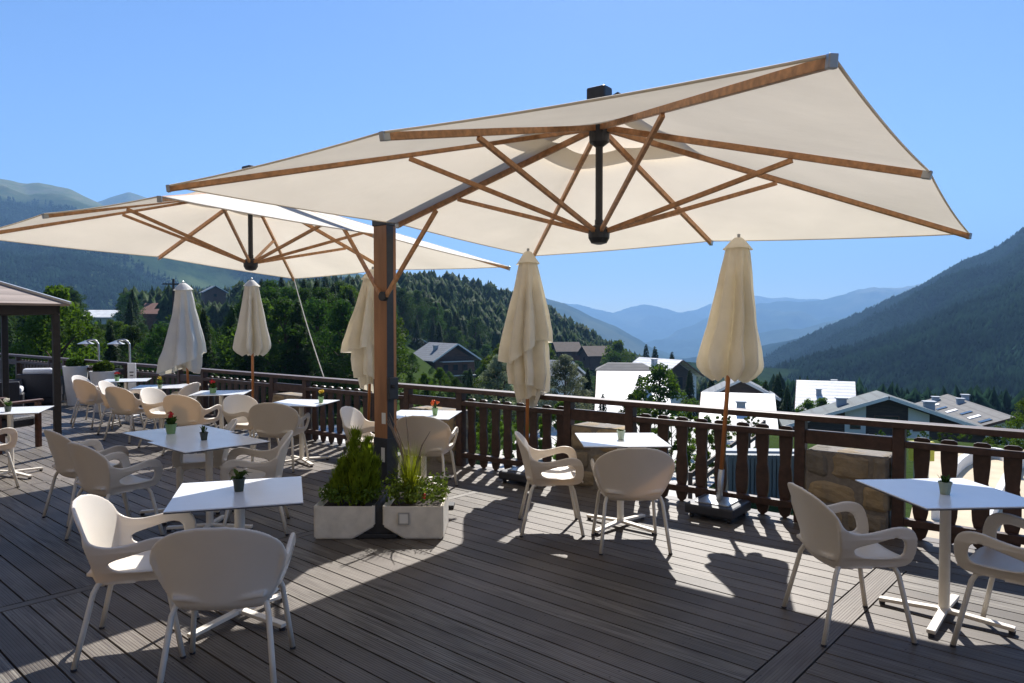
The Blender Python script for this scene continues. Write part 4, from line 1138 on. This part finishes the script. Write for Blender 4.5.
def crown_clumps(seed, n=4200, rx=.30, lo=.22, clumps=26, leaf=.017, needle=.5):
    rg = random.Random(seed); C = []
    for k in range(clumps):
        t = (k+rg.random())/clumps; z = lo+(1-lo)*t*.93; R_ = rx*(math.sin(math.pi*min(1, .12+.88*t)**.75)*.9+.12)
        a = k*2.4+rg.uniform(-.4, .4); r = R_*rg.uniform(.45, 1.0) if t < .9 else R_*.3
        C.append((Vector((math.cos(a)*r, math.sin(a)*r, z)), rg.uniform(.065, .125)*(1.15-.4*t)))
    V = []
    for k in range(n):
        c, s = rg.choice(C)
        v = Vector((rg.gauss(0, 1), rg.gauss(0, 1), rg.gauss(0, .75))).normalized()*s*rg.uniform(.55, 1.08)
        p = c+Vector((v.x, v.y, v.z*.72)); nrm = (v.normalized()+Vector((rg.gauss(0, .6), rg.gauss(0, .6), rg.gauss(0, .6)))).normalized()
        a = nrm.orthogonal().normalized(); b = nrm.cross(a); ang = rg.uniform(0, 6.28); a, b = a*math.cos(ang)+b*math.sin(ang), b*math.cos(ang)-a*math.sin(ang)
        l = leaf*rg.uniform(.6, 1.4)
        V += [p-a*l, p-b*l*needle, p+a*l, p+b*l*needle]
    return np.array([tuple(v) for v in V], np.float32), np.arange(n*4).reshape(n, 4), C
TREEPROTO = {}
def tree_proto(kind, i):
    key = (kind, i)
    if key in TREEPROTO: return TREEPROTO[key]
    root = bpy.data.objects.new('tree', None); root.empty_display_size = .2
    m = MB(); rg = random.Random(i*31+len(kind))
    if kind == 'conifer':
        vs, fs = crown_conifer(i+1, 5200, rg.uniform(.17, .22)); mat = MT['conifer']
        m.tube([(0, 0, -.06), (.003, .002, .3), (0, .004, .7), (0, 0, .97)], [.018, .014, .008, .002], 8)
    else:
        cfg = dict(pine=(8000, .27, .16, 40, .013, .40, 'pine'), broad=(8500, .34, .12, 40, .013, .65, 'broad'), silver=(8500, .33, .08, 40, .013, .6, 'silver'), shrub=(6500, .62, .04, 30, .022, .6, 'shrub'))[kind]
        vs, fs, C = crown_clumps(i*7+3, *cfg[:6]); mat = MT[cfg[6]]
        m.tube([(0, 0, -.06), (.01, .0, .25), (-.008, .006, .55), (.0, .0, .86)], [.022, .018, .012, .003], 8)
        for c, s in C[::2]:
            z0 = max(.08, c.z-.16); m.tube([(0, 0, z0), (c.x*.5, c.y*.5, z0+.09), tuple(c)], [.007, .005, .002], 5)
    COL.objects.link(root)
    m.build('trunk', MT['bark'], root); np_mesh('crown', vs, fs, mat, root)
    TREEPROTO[key] = [root, False]; return TREEPROTO[key]
def tree(name, kind, i, x, y, ztop, label, group, sx=1.0, zb=None):
    pr = tree_proto(kind, i)
    if not pr[1]: o = pr[0]; pr[1] = True
    else: o = copy_tree(pr[0])
    zb = gz(x, y) if zb is None else zb
    h = max(ztop-zb, .8)
    o.name = name; o.location = (x, y, zb); o.scale = (h*sx, h*sx, h); o.rotation_euler = (0, 0, rnd.uniform(0, 6.28)); tag(o, label, 'shrub' if kind == 'shrub' else 'tree', group); return o
def tree_px(name, kind, i, u, vtop, d, label, group, sx=1.0):
    p = atd(u, vtop, d); return tree(name, kind, i, p.x, p.y, p.z, label, group, sx)
G1 = 'dark trees beyond the left railing'
LB = {'pine': 'dark bushy pine in the dense trees beyond the left railing', 'conifer': 'dark pointed conifer in the dense trees beyond the left railing', 'broad': 'fresh green leafy tree among the dark trees beyond the left railing'}
NM = {'pine': 'pine_tree', 'conifer': 'conifer_tree', 'broad': 'leafy_tree', 'silver': 'pale_tree', 'shrub': 'shrub'}
# screen rectangles that stay free of nearer trees (u0, u1, v0, v1, distance)
FREE = [(82, 120, 307, 322, 150), (143, 178, 300, 318, 160), (203, 232, 284, 299, 250), (404, 478, 338, 376, 125), (550, 610, 341, 358, 210), (555, 582, 360, 384, 85), (590, 668, 360, 420, 75), (668, 716, 358, 394, 105), (700, 776, 380, 430, 55), (790, 856, 378, 412, 100), (780, 1030, 388, 440, 55)]
def blocked(u, vtop, d, wpx):
    for (a, b, c, e, dd) in FREE:
        if d < dd and u+wpx > a and u-wpx < b and vtop < e: return True
    return False
# envelope of tree tops, left woods
ENV_U = [-60, 0, 40, 60, 90, 130, 170, 205, 240, 262, 300, 335, 360, 400, 430]
ENV_V = [290, 294, 287, 280, 289, 285, 286, 284, 279, 274, 273, 275, 276, 296, 330]
n = 0
for d0, cnt, dv in ((150, 34, 0), (112, 34, 2), (80, 34, 4), (60, 30, 9), (46, 26, 19)):
    for k in range(cnt):
        u = -60+480*(k+rnd.uniform(.1, .9))/cnt; d = d0*rnd.uniform(.9, 1.1)
        v = float(np.interp(u, ENV_U, ENV_V))+dv+abs(rnd.gauss(0, 7))
        if u > 385: v += (u-385)*1.0
        kind = rnd.choice(['pine', 'pine', 'conifer', 'conifer', 'broad'] if d < 90 else ['pine', 'conifer', 'conifer'])
        hh = (H-(v-322)/F*d)-gz((u-512)/F*d, d)
        w_ = hh*.2*F/d
        if blocked(u, v, d, w_*.8):
            v = max(v, 318+rnd.uniform(0, 8)) if u < 300 else v+60
            if u >= 300: continue
        tree_px(NM[kind], kind, n % 4, u, v, d, LB[kind], G1, rnd.uniform(.95, 1.35)); n += 1
tree_px('leafy_tree', 'broad', 1, 57, 281, 34, 'tall fresh green tree just right of the gazebo roof', G1, .9)
for k in range(16):
    d = rnd.uniform(62, 118); u = rnd.uniform(384, 432); v = 352-(118-d)*-.22+rnd.uniform(-6, 8)
    if u > 404 and d > 70: v = max(v, 372)
    kind = rnd.choice(['pine', 'conifer']); tree_px(NM[kind], kind, k % 4, u, v, d, 'dark tree on the grassy bank between the umbrella post and the brown chalet', 'trees on the grassy bank', rnd.uniform(1, 1.3))
# trees about the village
T = [('pine', 432, 366, 96, 'dark pine against the left corner of the brown chalet'), ('broad', 449, 371, 92, 'green tree before the brown chalet balconies'), ('pine', 466, 370, 99, 'dark pine at the right corner of the brown chalet'), ('conifer', 690, 368, 72, 'dark slim conifer before the white gabled house'), ('conifer', 603, 392, 56, 'small dark conifer against the white building wall'),
     ('conifer', 640, 372, 66, 'conifer at the right end of the white building'), ('broad', 660, 362, 52, 'bright green leafy tree right of the white building'),
     ('broad', 632, 392, 47, 'low bright green tree before the white building'), ('conifer', 712, 372, 90, 'dark conifer behind the cream parasol canopy'),
     ('conifer', 778, 372, 82, 'dark conifer left of the white roofed chalet'), ('conifer', 766, 378, 75, 'dark conifer behind the right parasol, farther left'),
     ('conifer', 788, 384, 70, 'shorter dark conifer beside the white roofed chalet'), ('pine', 752, 374, 96, 'dark pine in the gap right of the parasol'),
     ('broad', 823, 396, 74, 'round bush like tree before the white roof'), ('broad', 809, 398, 72, 'small leafy tree at the corner of the white roof'),
     ('silver', 565, 352, 40, 'pale silvery leaved tree right of the ragged parasol'), ('silver', 498, 352, 43, 'pale silvery leaved tree left of the ragged parasol'),
     ('silver', 538, 372, 38, 'low pale leaved tree behind the ragged parasol'), ('broad', 505, 340, 70, 'yellow green tree left of the ragged parasol'),
     ('pine', 410, 372, 52, 'dark pine left below the brown chalet'), ('broad', 440, 366, 58, 'green tree in front of the brown chalet'),
     ('conifer', 470, 366, 66, 'conifer right in front of the brown chalet'), ('pine', 487, 360, 80, 'dark pine right of the brown chalet'),
     ('conifer', 427, 378, 46, 'small conifer below the brown chalet roof'), ('conifer', 588, 366, 80, 'dark conifer left of the white building'),
     ('broad', 618, 338, 190, 'rounded grey green tree on the ridge above the white building'), ('conifer', 578, 378, 64, 'conifer by the small grey roof'),
     ('conifer', 655, 345, 170, 'dark conifer on the ridge right of the rounded tree'), ('conifer', 672, 350, 165, 'dark conifer on the ridge above the gabled house'),
     ('conifer', 646, 342, 180, 'dark conifer on the ridge beside the rounded tree'), ('pine', 398, 330, 85, 'pine just right of the umbrella post'), ('pine', 412, 352, 74, 'dark pine between the umbrella post and the brown chalet'), ('conifer', 402, 345, 100, 'dark conifer left of the brown chalet'), ('broad', 424, 372, 50, 'leafy tree below the grey chalet roof'), ('pine', 455, 376, 48, 'dark bushy pine below the brown chalet gable'),
     ('broad', 540, 330, 120, 'green tree half behind the ragged parasol'), ('broad', 1040, 380, 30, 'light green twigs of a tree at the right frame edge'),
     ('conifer', 730, 380, 88, 'dark conifer left of the dark gable'), ('pine', 615, 350, 150, 'pine above the roof of the white building'),
     ('broad', 926, 409, 62, 'small tree between the two grey roofs'), ('broad', 1000, 424, 58, 'small tree at the end of the long grey roof')]
for i, (kind, u, v, d, lab) in enumerate(T): tree_px(NM[kind], kind, i % 4, u, v, d, lab, 'trees in the village', rnd.uniform(.9, 1.15))
S = [(585, 408, 27), (600, 412, 24), (690, 410, 31), (672, 414, 28), (655, 409, 30), (640, 412, 27), (622, 416, 26), (708, 415, 27), (725, 409, 35), (752, 411, 36), (560, 400, 30), (470, 398, 34), (450, 404, 33), (525, 405, 30), (492, 402, 31), (420, 400, 36), (405, 404, 34)]
for i, (u, v, d) in enumerate(S): tree_px('shrub', 'shrub', i % 3, u, v, d, 'leafy green shrub just beyond the middle of the railing', 'shrubs beyond the railing', rnd.uniform(.6, .85))
S = [(925, 446, 33), (948, 436, 34), (968, 432, 36), (990, 440, 31), (1012, 430, 36), (1020, 446, 30), (905, 448, 36), (882, 440, 40)]
for i, (u, v, d) in enumerate(S): tree_px('shrub', 'shrub', i % 3, u, v, d, 'leafy green shrub beyond the right hand railing', 'shrubs beyond the right railing', rnd.uniform(.6, .9))
# wooded hill: the nearest as trees, the rest one wood
hill = []
for k in range(3600):
    u = rnd.uniform(125, 790); t = rnd.uniform(.02, 1.10)**.8; hill.append((HM.pos(u, t), u, t))
hill.sort(key=lambda q: q[0].y)
kept = 0; far_p = []; far_h = []
for p, u, t in hill:
    h = rnd.uniform(5.5, 11.5)
    v = 322-(p.z+h-H)/p.y*F
    wpx = h*.2*F/p.y
    if any(u+wpx > a and u-wpx < b and v < e and v+h*F/p.y > c and p.y < dd for (a, b, c, e, dd) in FREE): continue
    if any(abs(u-(a+b)/2) < (b-a)/2+3 and c-4 < v < e and p.y < dd+15 for (a, b, c, e, dd) in FREE): continue
    if kept < 95 and 380 < u < 640:
        kd = 'pine' if rnd.random() < .45 else 'conifer'; tree(NM[kd], kd, kept % 4, p.x, p.y, p.z+h, 'dark bushy pine on the lower wooded hill behind the chalets' if kd == 'pine' else 'dark pointed conifer on the lower wooded hill behind the chalets', 'trees on the wooded hill', rnd.uniform(1.0, 1.4), p.z); kept += 1
    else: far_p.append(p); far_h.append(h)
vs, fs = rough_conifer(0, far_p, far_h, 3, 6, 7); o = np_mesh('hill_wood', vs, fs, MT['pine'], smooth=True); tag(o, kind='stuff')
far_p = []; far_h = []
for k in range(46000):
    u = rnd.uniform(700, 1180); t = rnd.random()**.9*1.04; p = RM.pos(u, t)-Vector((0, 0, 1))
    far_p.append(p); far_h.append(rnd.uniform(7, 12)*(1.2 if rnd.random() < .15 else 1))
vs, fs = rough_conifer(0, far_p, far_h, 5, 2, 4); o = np_mesh('mountain_wood', vs, fs, MT['mountain_conifer'], smooth=True); tag(o, kind='stuff')
far_p = []; far_h = []
for k in range(1800):
    d = rnd.uniform(125, 345); u = rnd.uniform(735, 1080); x = (u-512)/F*d
    far_p.append(Vector((x, d, gz(x, d)-.3))); far_h.append(rnd.uniform(5, 11))
vs, fs = rough_conifer(0, far_p, far_h, 15, 6, 7); o = np_mesh('valley_wood', vs, fs, MT['mountain_conifer']); tag(o, kind='stuff')
far_p = []; far_h = []
for k in range(26000):
    u = rnd.uniform(-60, 430); t = rnd.random()**.8*.72
    p = LM.pos(u, t)
    if noise.noise(p*.004)+.55*(1-t*1.5) < .0: continue
    far_p.append(p-Vector((0, 0, 1))); far_h.append(rnd.uniform(10, 18))
vs, fs = rough_conifer(0, far_p, far_h, 8, 2, 4); o = np_mesh('mountain_wood', vs, fs, MT['mountain_conifer'], smooth=True); tag(o, kind='stuff')

# ------------------------------------------------------------------ village houses
def house(name, label, u, vap, d, w, dep, roof_h, wall_h, yaw, wall, roof, over=.7, gable=None, rows=(), side_rows=(), balc=(), chim=(), skyl=0, cat='house', group=None):
    """ridge along local Y, gable to -Y; apex of the front gable at pixel (u, vap), distance d"""
    p = atd(u, vap, d); root = empty(name, (p.x, p.y, p.z-roof_h-wall_h), R(yaw), label, cat, group)
    hw = w/2
    m = MB(); prof = [(-hw, 0), (hw, 0), (hw, wall_h), (0, wall_h+roof_h*hw/(hw+over)*.98), (-hw, wall_h)]
    m.prism(prof, lambda q: (q[0], over, q[1]-.02), lambda q: (q[0], dep, q[1]-.02)); wl = m.build('wall', wall, root)
    sl = roof_h/(hw+over); th = .22
    m = MB()
    for s in (1, -1):
        q = [(0, wall_h+roof_h), (s*(hw+over), wall_h+roof_h-sl*(hw+over)-.0), (s*(hw+over), wall_h+roof_h-sl*(hw+over)-th), (0, wall_h+roof_h-th)]
        q = [(x+ s*.002, z) for x, z in q]
        m.prism(q, lambda a_: (a_[0], 0, a_[1]), lambda a_: (a_[0], dep+over, a_[1]))
    rf = m.build('roof', roof, root)
    m = MB()
    for s in (1, -1): m.bar((s*.05, -.03, wall_h+roof_h-.12), (s*(hw+over), -.03, wall_h-.12), .05, .26)
    m.build('barge_board', MT['white_wall'] if roof in (MT['roof_green'], MT['roof_grey']) else MT['brown_wood'], rf)
    if gable:
        x0, x1, z0 = gable[:3]; z0 *= 1
        def top(x): return wall_h+(roof_h*hw/(hw+over)*.98)*(1-abs(x)/hw)-.12
        poly = [(x0, z0), (x1, z0), (x1, top(x1)), (0, top(0)), (x0, top(x0))]
        m = MB(); m.prism(poly, lambda q: (q[0], over-.06, q[1]), lambda q: (q[0], over-.01, q[1])); m.build('timber_gable', gable[3], wl)
    for (x, z, ww, hh) in rows:
        m = MB(); m.box((x, over-.09, z), (ww+.16, .06, hh+.16)); fr = m.build('window', MT['brown_wood'], root)
        m = MB(); m.box((x, over-.125, z), (ww, .03, hh)); m.build('pane', MT['window'], fr)
    for (y, z, ww, hh) in side_rows:
        m = MB(); m.box((-hw-.03, y, z), (.06, ww+.16, hh+.16)); fr = m.build('window', MT['brown_wood'], root)
        m = MB(); m.box((-hw-.07, y, z), (.03, ww, hh)); m.build('pane', MT['window'], fr)
    for (x0, x1, z) in balc:
        m = MB(); m.box(((x0+x1)/2, over-.65, z), (x1-x0, 1.1, .12)); bl = m.build('balcony', MT['white_wall'], root)
        m = MB()
        for k in range(4): m.box(((x0+x1)/2, over-1.18, z+.25+.2*k), (x1-x0, .05, .12))
        m.build('balcony_rail', MT['dark_wood'], bl)
    for (x, y, hh) in chim:
        m = MB(); z = wall_h+roof_h-sl*abs(x); m.box((x, y, z+hh/2-.3), (.7, .7, hh+.6)); m.box((x, y, z+hh+.05), (.9, .9, .1)); m.build('chimney', MT['grey_wall'], rf)
    rr = random.Random(int(u))
    for k in range(skyl):
        s = -1; x = s*(hw+over)*rr.uniform(.2, .75); y = dep*(k+.5)/skyl; z = wall_h+roof_h-sl*abs(x)
        m = MB(); m.box((x, y, z+.05), (1.1, .9, .1), Matrix.Rotation(math.atan(sl), 3, 'Y').inverted() if s > 0 else Matrix.Rotation(-math.atan(sl), 3, 'Y')); m.build('skylight', MT['white_paint'] if k % 2 else MT['window'], rf)
    return root
VG = 'village houses in the valley'
hb = house('chalet', 'large chalet with grey green roof, white bays and dark timber gable beyond the right railing', 890, 396.5, 55, 13.4, 4.2, 2.6, 7.0, -17, MT['dark_wood'], MT['roof_green'], .9,
      None, rows=[(-2.2, 7.2, .6, .45), (2.2, 7.2, .6, .45), (-2.2, 5.7, .7, .5), (2.2, 5.7, .7, .5), (2.2, 4.0, .7, .5), (-2.2, 4.0, .7, .5), (2.2, 2.2, .7, .5), (0, 7.6, 1.6, .7), (0, 5.4, 1.8, .9), (4.4, 5.2, .9, .8), (-4.4, 5.2, .9, .8)], balc=[(-1.4, 1.4, 6.5), (-1.4, 1.4, 4.2), (-6.2, -3.1, 4.8), (3.1, 6.2, 4.4)], chim=[(-3, 2.5, .5), (3.4, 3, .5)], group=VG)
for x0, x1 in ((-2.95, -1.45), (1.5, 2.95)):
    m = MB(); tz = lambda x: 7.0+2.6*.87*(1-abs(x)/6.7)-.06
    m.prism([(x0, 0), (x1, 0), (x1, tz(x1)), (x0, tz(x0))], lambda q: (q[0], .9-.05, q[1]), lambda q: (q[0], .9+.1, q[1])); m.build('white_bay', MT['white_wall'], hb)
house('apartment_house', 'long house with a pale stone roof and skylights behind the big chalet', 1016, 417.5, 70, 8.4, 23, 1.75, 4.5, -17.5, MT['white_wall'], MT['roof_stone'], .8, None, rows=[(-2, 3, .9, 1), (1, 3, .9, 1)], side_rows=[(3, 3.2, .9, 1), (8, 3.2, .9, 1), (13, 3.2, .9, 1), (18, 3.2, .9, 1)], chim=[(-.8, 15, .5), (1, 20, .6), (-2, 21, .5)], skyl=7, group=VG)
house('chalet', 'house with a bright white roof at the foot of the wooded mountain', 797, 380, 105, 11, 6.9, 3.6, 5, -113, MT['dark_wood'], MT['roof_white'], .8, None, rows=[(0, 4, 1, 1)], chim=[(3, 3, .7), (-1, 5, .6)], group=VG)
house('house', 'long low house with a white roof and dark vent behind the right parasol', 702, 392, 62, 12, 5.2, 2.6, 4.5, -107, MT['grey_wall'], MT['roof_white'], .7, None, chim=[(2.6, 3.2, .5)], group=VG)
house('house', 'dark glazed gable rising behind the white roof and right parasol', 742, 379, 72, 6.4, 6, 1.9, 5, -14, MT['dark_wood'], MT['roof_grey'], .5, (-2.8, 2.8, 1, MT['dark_wood']), rows=[(-1.6, 4.2, 1, 1.4), (0, 4.4, 1, 1.8), (1.6, 4.2, 1, 1.4)], group=VG)
house('house', 'white gabled house with tall glazing left of the right parasol', 683, 360, 112, 7, 10, 2.6, 7, 28, MT['white_wall'], MT['roof_white'], .8, (-2.6, 2.6, 4.5, MT['dark_wood']), rows=[(-2, 6, 1.2, 1.8), (0, 6, 1.2, 1.8), (2, 6, 1.2, 1.8)], chim=[(-1.5, 5, .8)], group=VG)
hb = house('apartment_house', 'bright white building with dormer storey in the middle of the village', 597, 371, 82, 20, 7.2, 4.4, 6, -98, MT['white_wall'], MT['roof_white'], .5, None, chim=[(4.5, 5.5, .6)], group=VG)
def mansard(parent):
    # dormer storey behind the white roof, in the house's local frame (ridge along Y)
    z = 9.4
    m = MB(); m.box((-3.0, 3.2, z-.3), (4, 5.6, 2.6)); st = m.build('dormer_storey', MT['dark_wood'], parent)
    m = MB(); bot = [(-5.3, -.2), (-.7, -.2), (-.7, 6.6), (-5.3, 6.6)]; top = [(-4, 1.2), (-2.4, 1.2), (-2.4, 5.2), (-4, 5.2)]
    A = [m.bm.verts.new((x, y, z+1.0)) for x, y in bot]; B = [m.bm.verts.new((x, y, z+1.75)) for x, y in top]
    m.bm.faces.new(A[::-1]); m.bm.faces.new(B)
    for k in range(4): m.bm.faces.new((A[k], A[(k+1) % 4], B[(k+1) % 4], B[k]))
    m.build('mansard_roof', MT['roof_stone'], parent)
    for k in range(4):
        m = MB(); m.box((-.98, 1.2+1.35*k, z+.35), (.06, .8, .7)); m.build('window', MT['window'], parent)
mansard(hb)
house('chalet', 'brown timber chalet with grey roof and white balconies on the wooded slope', 458, 343.5, 128, 8.0, 10, 3.0, 5.5, 34, MT['brown_wood'], MT['roof_grey'], 1.0, None, rows=[(-2, 4.2, .9, 1), (0, 4.2, .9, 1), (2, 4.2, .9, 1), (-2, 1.8, .9, 1), (2, 1.8, .9, 1)], balc=[(-3.8, 3.8, 2.8), (-3.2, 3.2, 5.3)], chim=[(-1.8, 5, .6)], group=VG)
house('house', 'small grey roofed house behind the brown chalet, beside the umbrella post', 420, 338, 170, 8, 9, 2.6, 4, 30, MT['brown_wood'], MT['roof_grey'], .8, None, rows=[(0, 3, 1, 1)], group=VG)
house('house', 'brown roofed house on the hill right of the ragged parasol, the left one', 553, 342, 225, 9, 7.5, 2.8, 4, -82, MT['brown_wood'], MT['roof_brown'], .8, None, rows=[(0, 3, 1, 1)], group=VG)
house('house', 'brown roofed house on the hill right of the ragged parasol, the right one', 582, 346, 215, 9, 7, 2.8, 4, -76, MT['brown_wood'], MT['roof_brown'], .8, None, rows=[(0, 3, 1, 1)], group=VG)
house('house', 'small grey roofed house beside the silvery tree', 572, 361, 95, 4.6, 5, 1.9, 5, 38, MT['white_wall'], MT['roof_grey'], .5, None, rows=[(0, 3.6, .8, .9)], group=VG)
house('house', 'white roofed house among the trees above the curved lamps', 86, 310, 158, 7, 6.4, 1.6, 4, -84, MT['white_wall'], MT['roof_white'], .6, None, group=VG)
house('house', 'red brown roofed house left of the askew parasol', 146, 303, 170, 9, 7, 2.6, 4, -80, MT['brown_wood'], MT['roof_red'], .6, None, group=VG)
house('house', 'grey roofed house high between the two white parasols', 216, 285.5, 255, 7, 8, 2.4, 5, 32, MT['brown_wood'], MT['roof_grey'], .8, None, rows=[(0, 4, 1, 1)], group=VG)
# utility pole behind the askew parasol
p = atd(174, 279, 70); zb = gz(p.x, p.y)
root = empty('utility_pole', (p.x, p.y, zb), R(15), 'wooden utility pole with crossbar behind the askew white parasol', 'pole')
m = MB(); m.tube([(0, 0, 0), (0, 0, p.z-zb)], [.16, .11], 10); m.build('pole', MT['bark'], root)
m = MB(); m.box((0, 0, p.z-zb-.5), (1.9, .12, .12)); m.build('crossbar', MT['bark'], root)
m = MB()
for k in (-.8, -.3, .3, .8): m.lathe([(.05, 0), (.06, .1), (.03, .18)], 8, (k, 0, p.z-zb-.44))
m.build('insulators', MT['steel'], root)

# yard structures seen between the balusters
root = empty('slatted_enclosure', at(782, 503, -4), R(-4), 'blue grey slatted enclosure with a pale ledge below the right railing', 'fence')
MT['blue_slat'] = plain('blue_grey_slats', (.105, .125, .13), .6, .1, 3, .1)
m = MB()
for k in range(26): m.box((-1.6+.135*k, 0, .75), (.10, .03, 1.5))
m.build('slats', MT['blue_slat'], root)
m = MB(); m.box((.1, .5, 1.55), (3.7, .5, .08)); m.build('ledge', MT['grey_wall'], root)
m = MB(); m.box((.1, .55, .70), (3.5, .9, 1.38)); m.build('inner_wall', MT['blue_slat'], root)
def guard(pix, label):
    P_ = [at(u, v, -4) for u, v in pix]; root = empty('timber_guard_rail', P_[0], 0, label, 'guard rail')
    for a, b in zip(P_, P_[1:]):
        a = a-P_[0]; b = b-P_[0]
        m = MB()
        for z in (.55, .95): m.bar(a+Vector((0, 0, z)), b+Vector((0, 0, z)), .06, .16)
        m.build('beam', MT['dark_wood'], root)
        L = (b-a).length; n_ = max(1, int(L/1.8))
        for k in range(n_+1):
            q = a.lerp(b, k/n_); m = MB(); m.box(q+Vector((0, 0, .5)), (.12, .12, 1.1)); m.build('post', MT['dark_wood'], root)
guard([(690, 506), (764, 442)], 'dark timber guard rail running down beside the pale yard')
for i, (pix, lab) in enumerate([([(935, 520), (945, 490), (962, 468), (985, 458), (1006, 462), (1016, 478)], 'low white curved wall in the sandy yard, the nearer arc'), ([(985, 535), (1000, 500), (1018, 470), (1045, 452), (1080, 448)], 'low white curved wall in the sandy yard, the right arc')]):
    c = catmull([at(u, v, -4) for u, v in pix], 6); m = MB(); 
    for a, b in zip(c, c[1:]): m.bar(a+Vector((0, 0, .22)), b+Vector((0, 0, .22)), .20, .44)
    o = m.build('curved_wall', MT['white_paint']); tag(o, lab, 'low wall')
root = empty('yellow_box', at(921, 480, -4), R(10), 'small yellow box on posts behind the right railing', 'box')
m = MB(); m.box((0, 0, 1.05), (.75, .4, .7), None, .02); MT['yellow_paint'] = plain('yellow_paint', (.55, .50, .04), .5, .1); m.build('casing', MT['yellow_paint'], root)
m = MB(); m.box((-.25, 0, .36), (.08, .08, .72)); m.box((.25, 0, .36), (.08, .08, .72)); m.build('legs', MT['steel'], root)

# ------------------------------------------------------------------ air
def haze():
    m = MB(); m.box((0, 0, 500), (23400, 23400, 1640))
    mat = bpy.data.materials.new('valley_haze'); mat.use_nodes = True; nt = mat.node_tree
    for nd in list(nt.nodes):
        if nd.type == 'BSDF_PRINCIPLED': nt.nodes.remove(nd)
    v = nt.nodes.new('ShaderNodeVolumePrincipled'); v.inputs['Color'].default_value = (.30, .57, 1, 1); v.inputs['Density'].default_value = 1.75e-4; v.inputs['Anisotropy'].default_value = .1
    nt.links.new(v.outputs[0], nt.nodes['Material Output'].inputs['Volume'])
    o = m.build('haze', mat); tag(o, kind='stuff')
HAZE = True
if HAZE: haze()
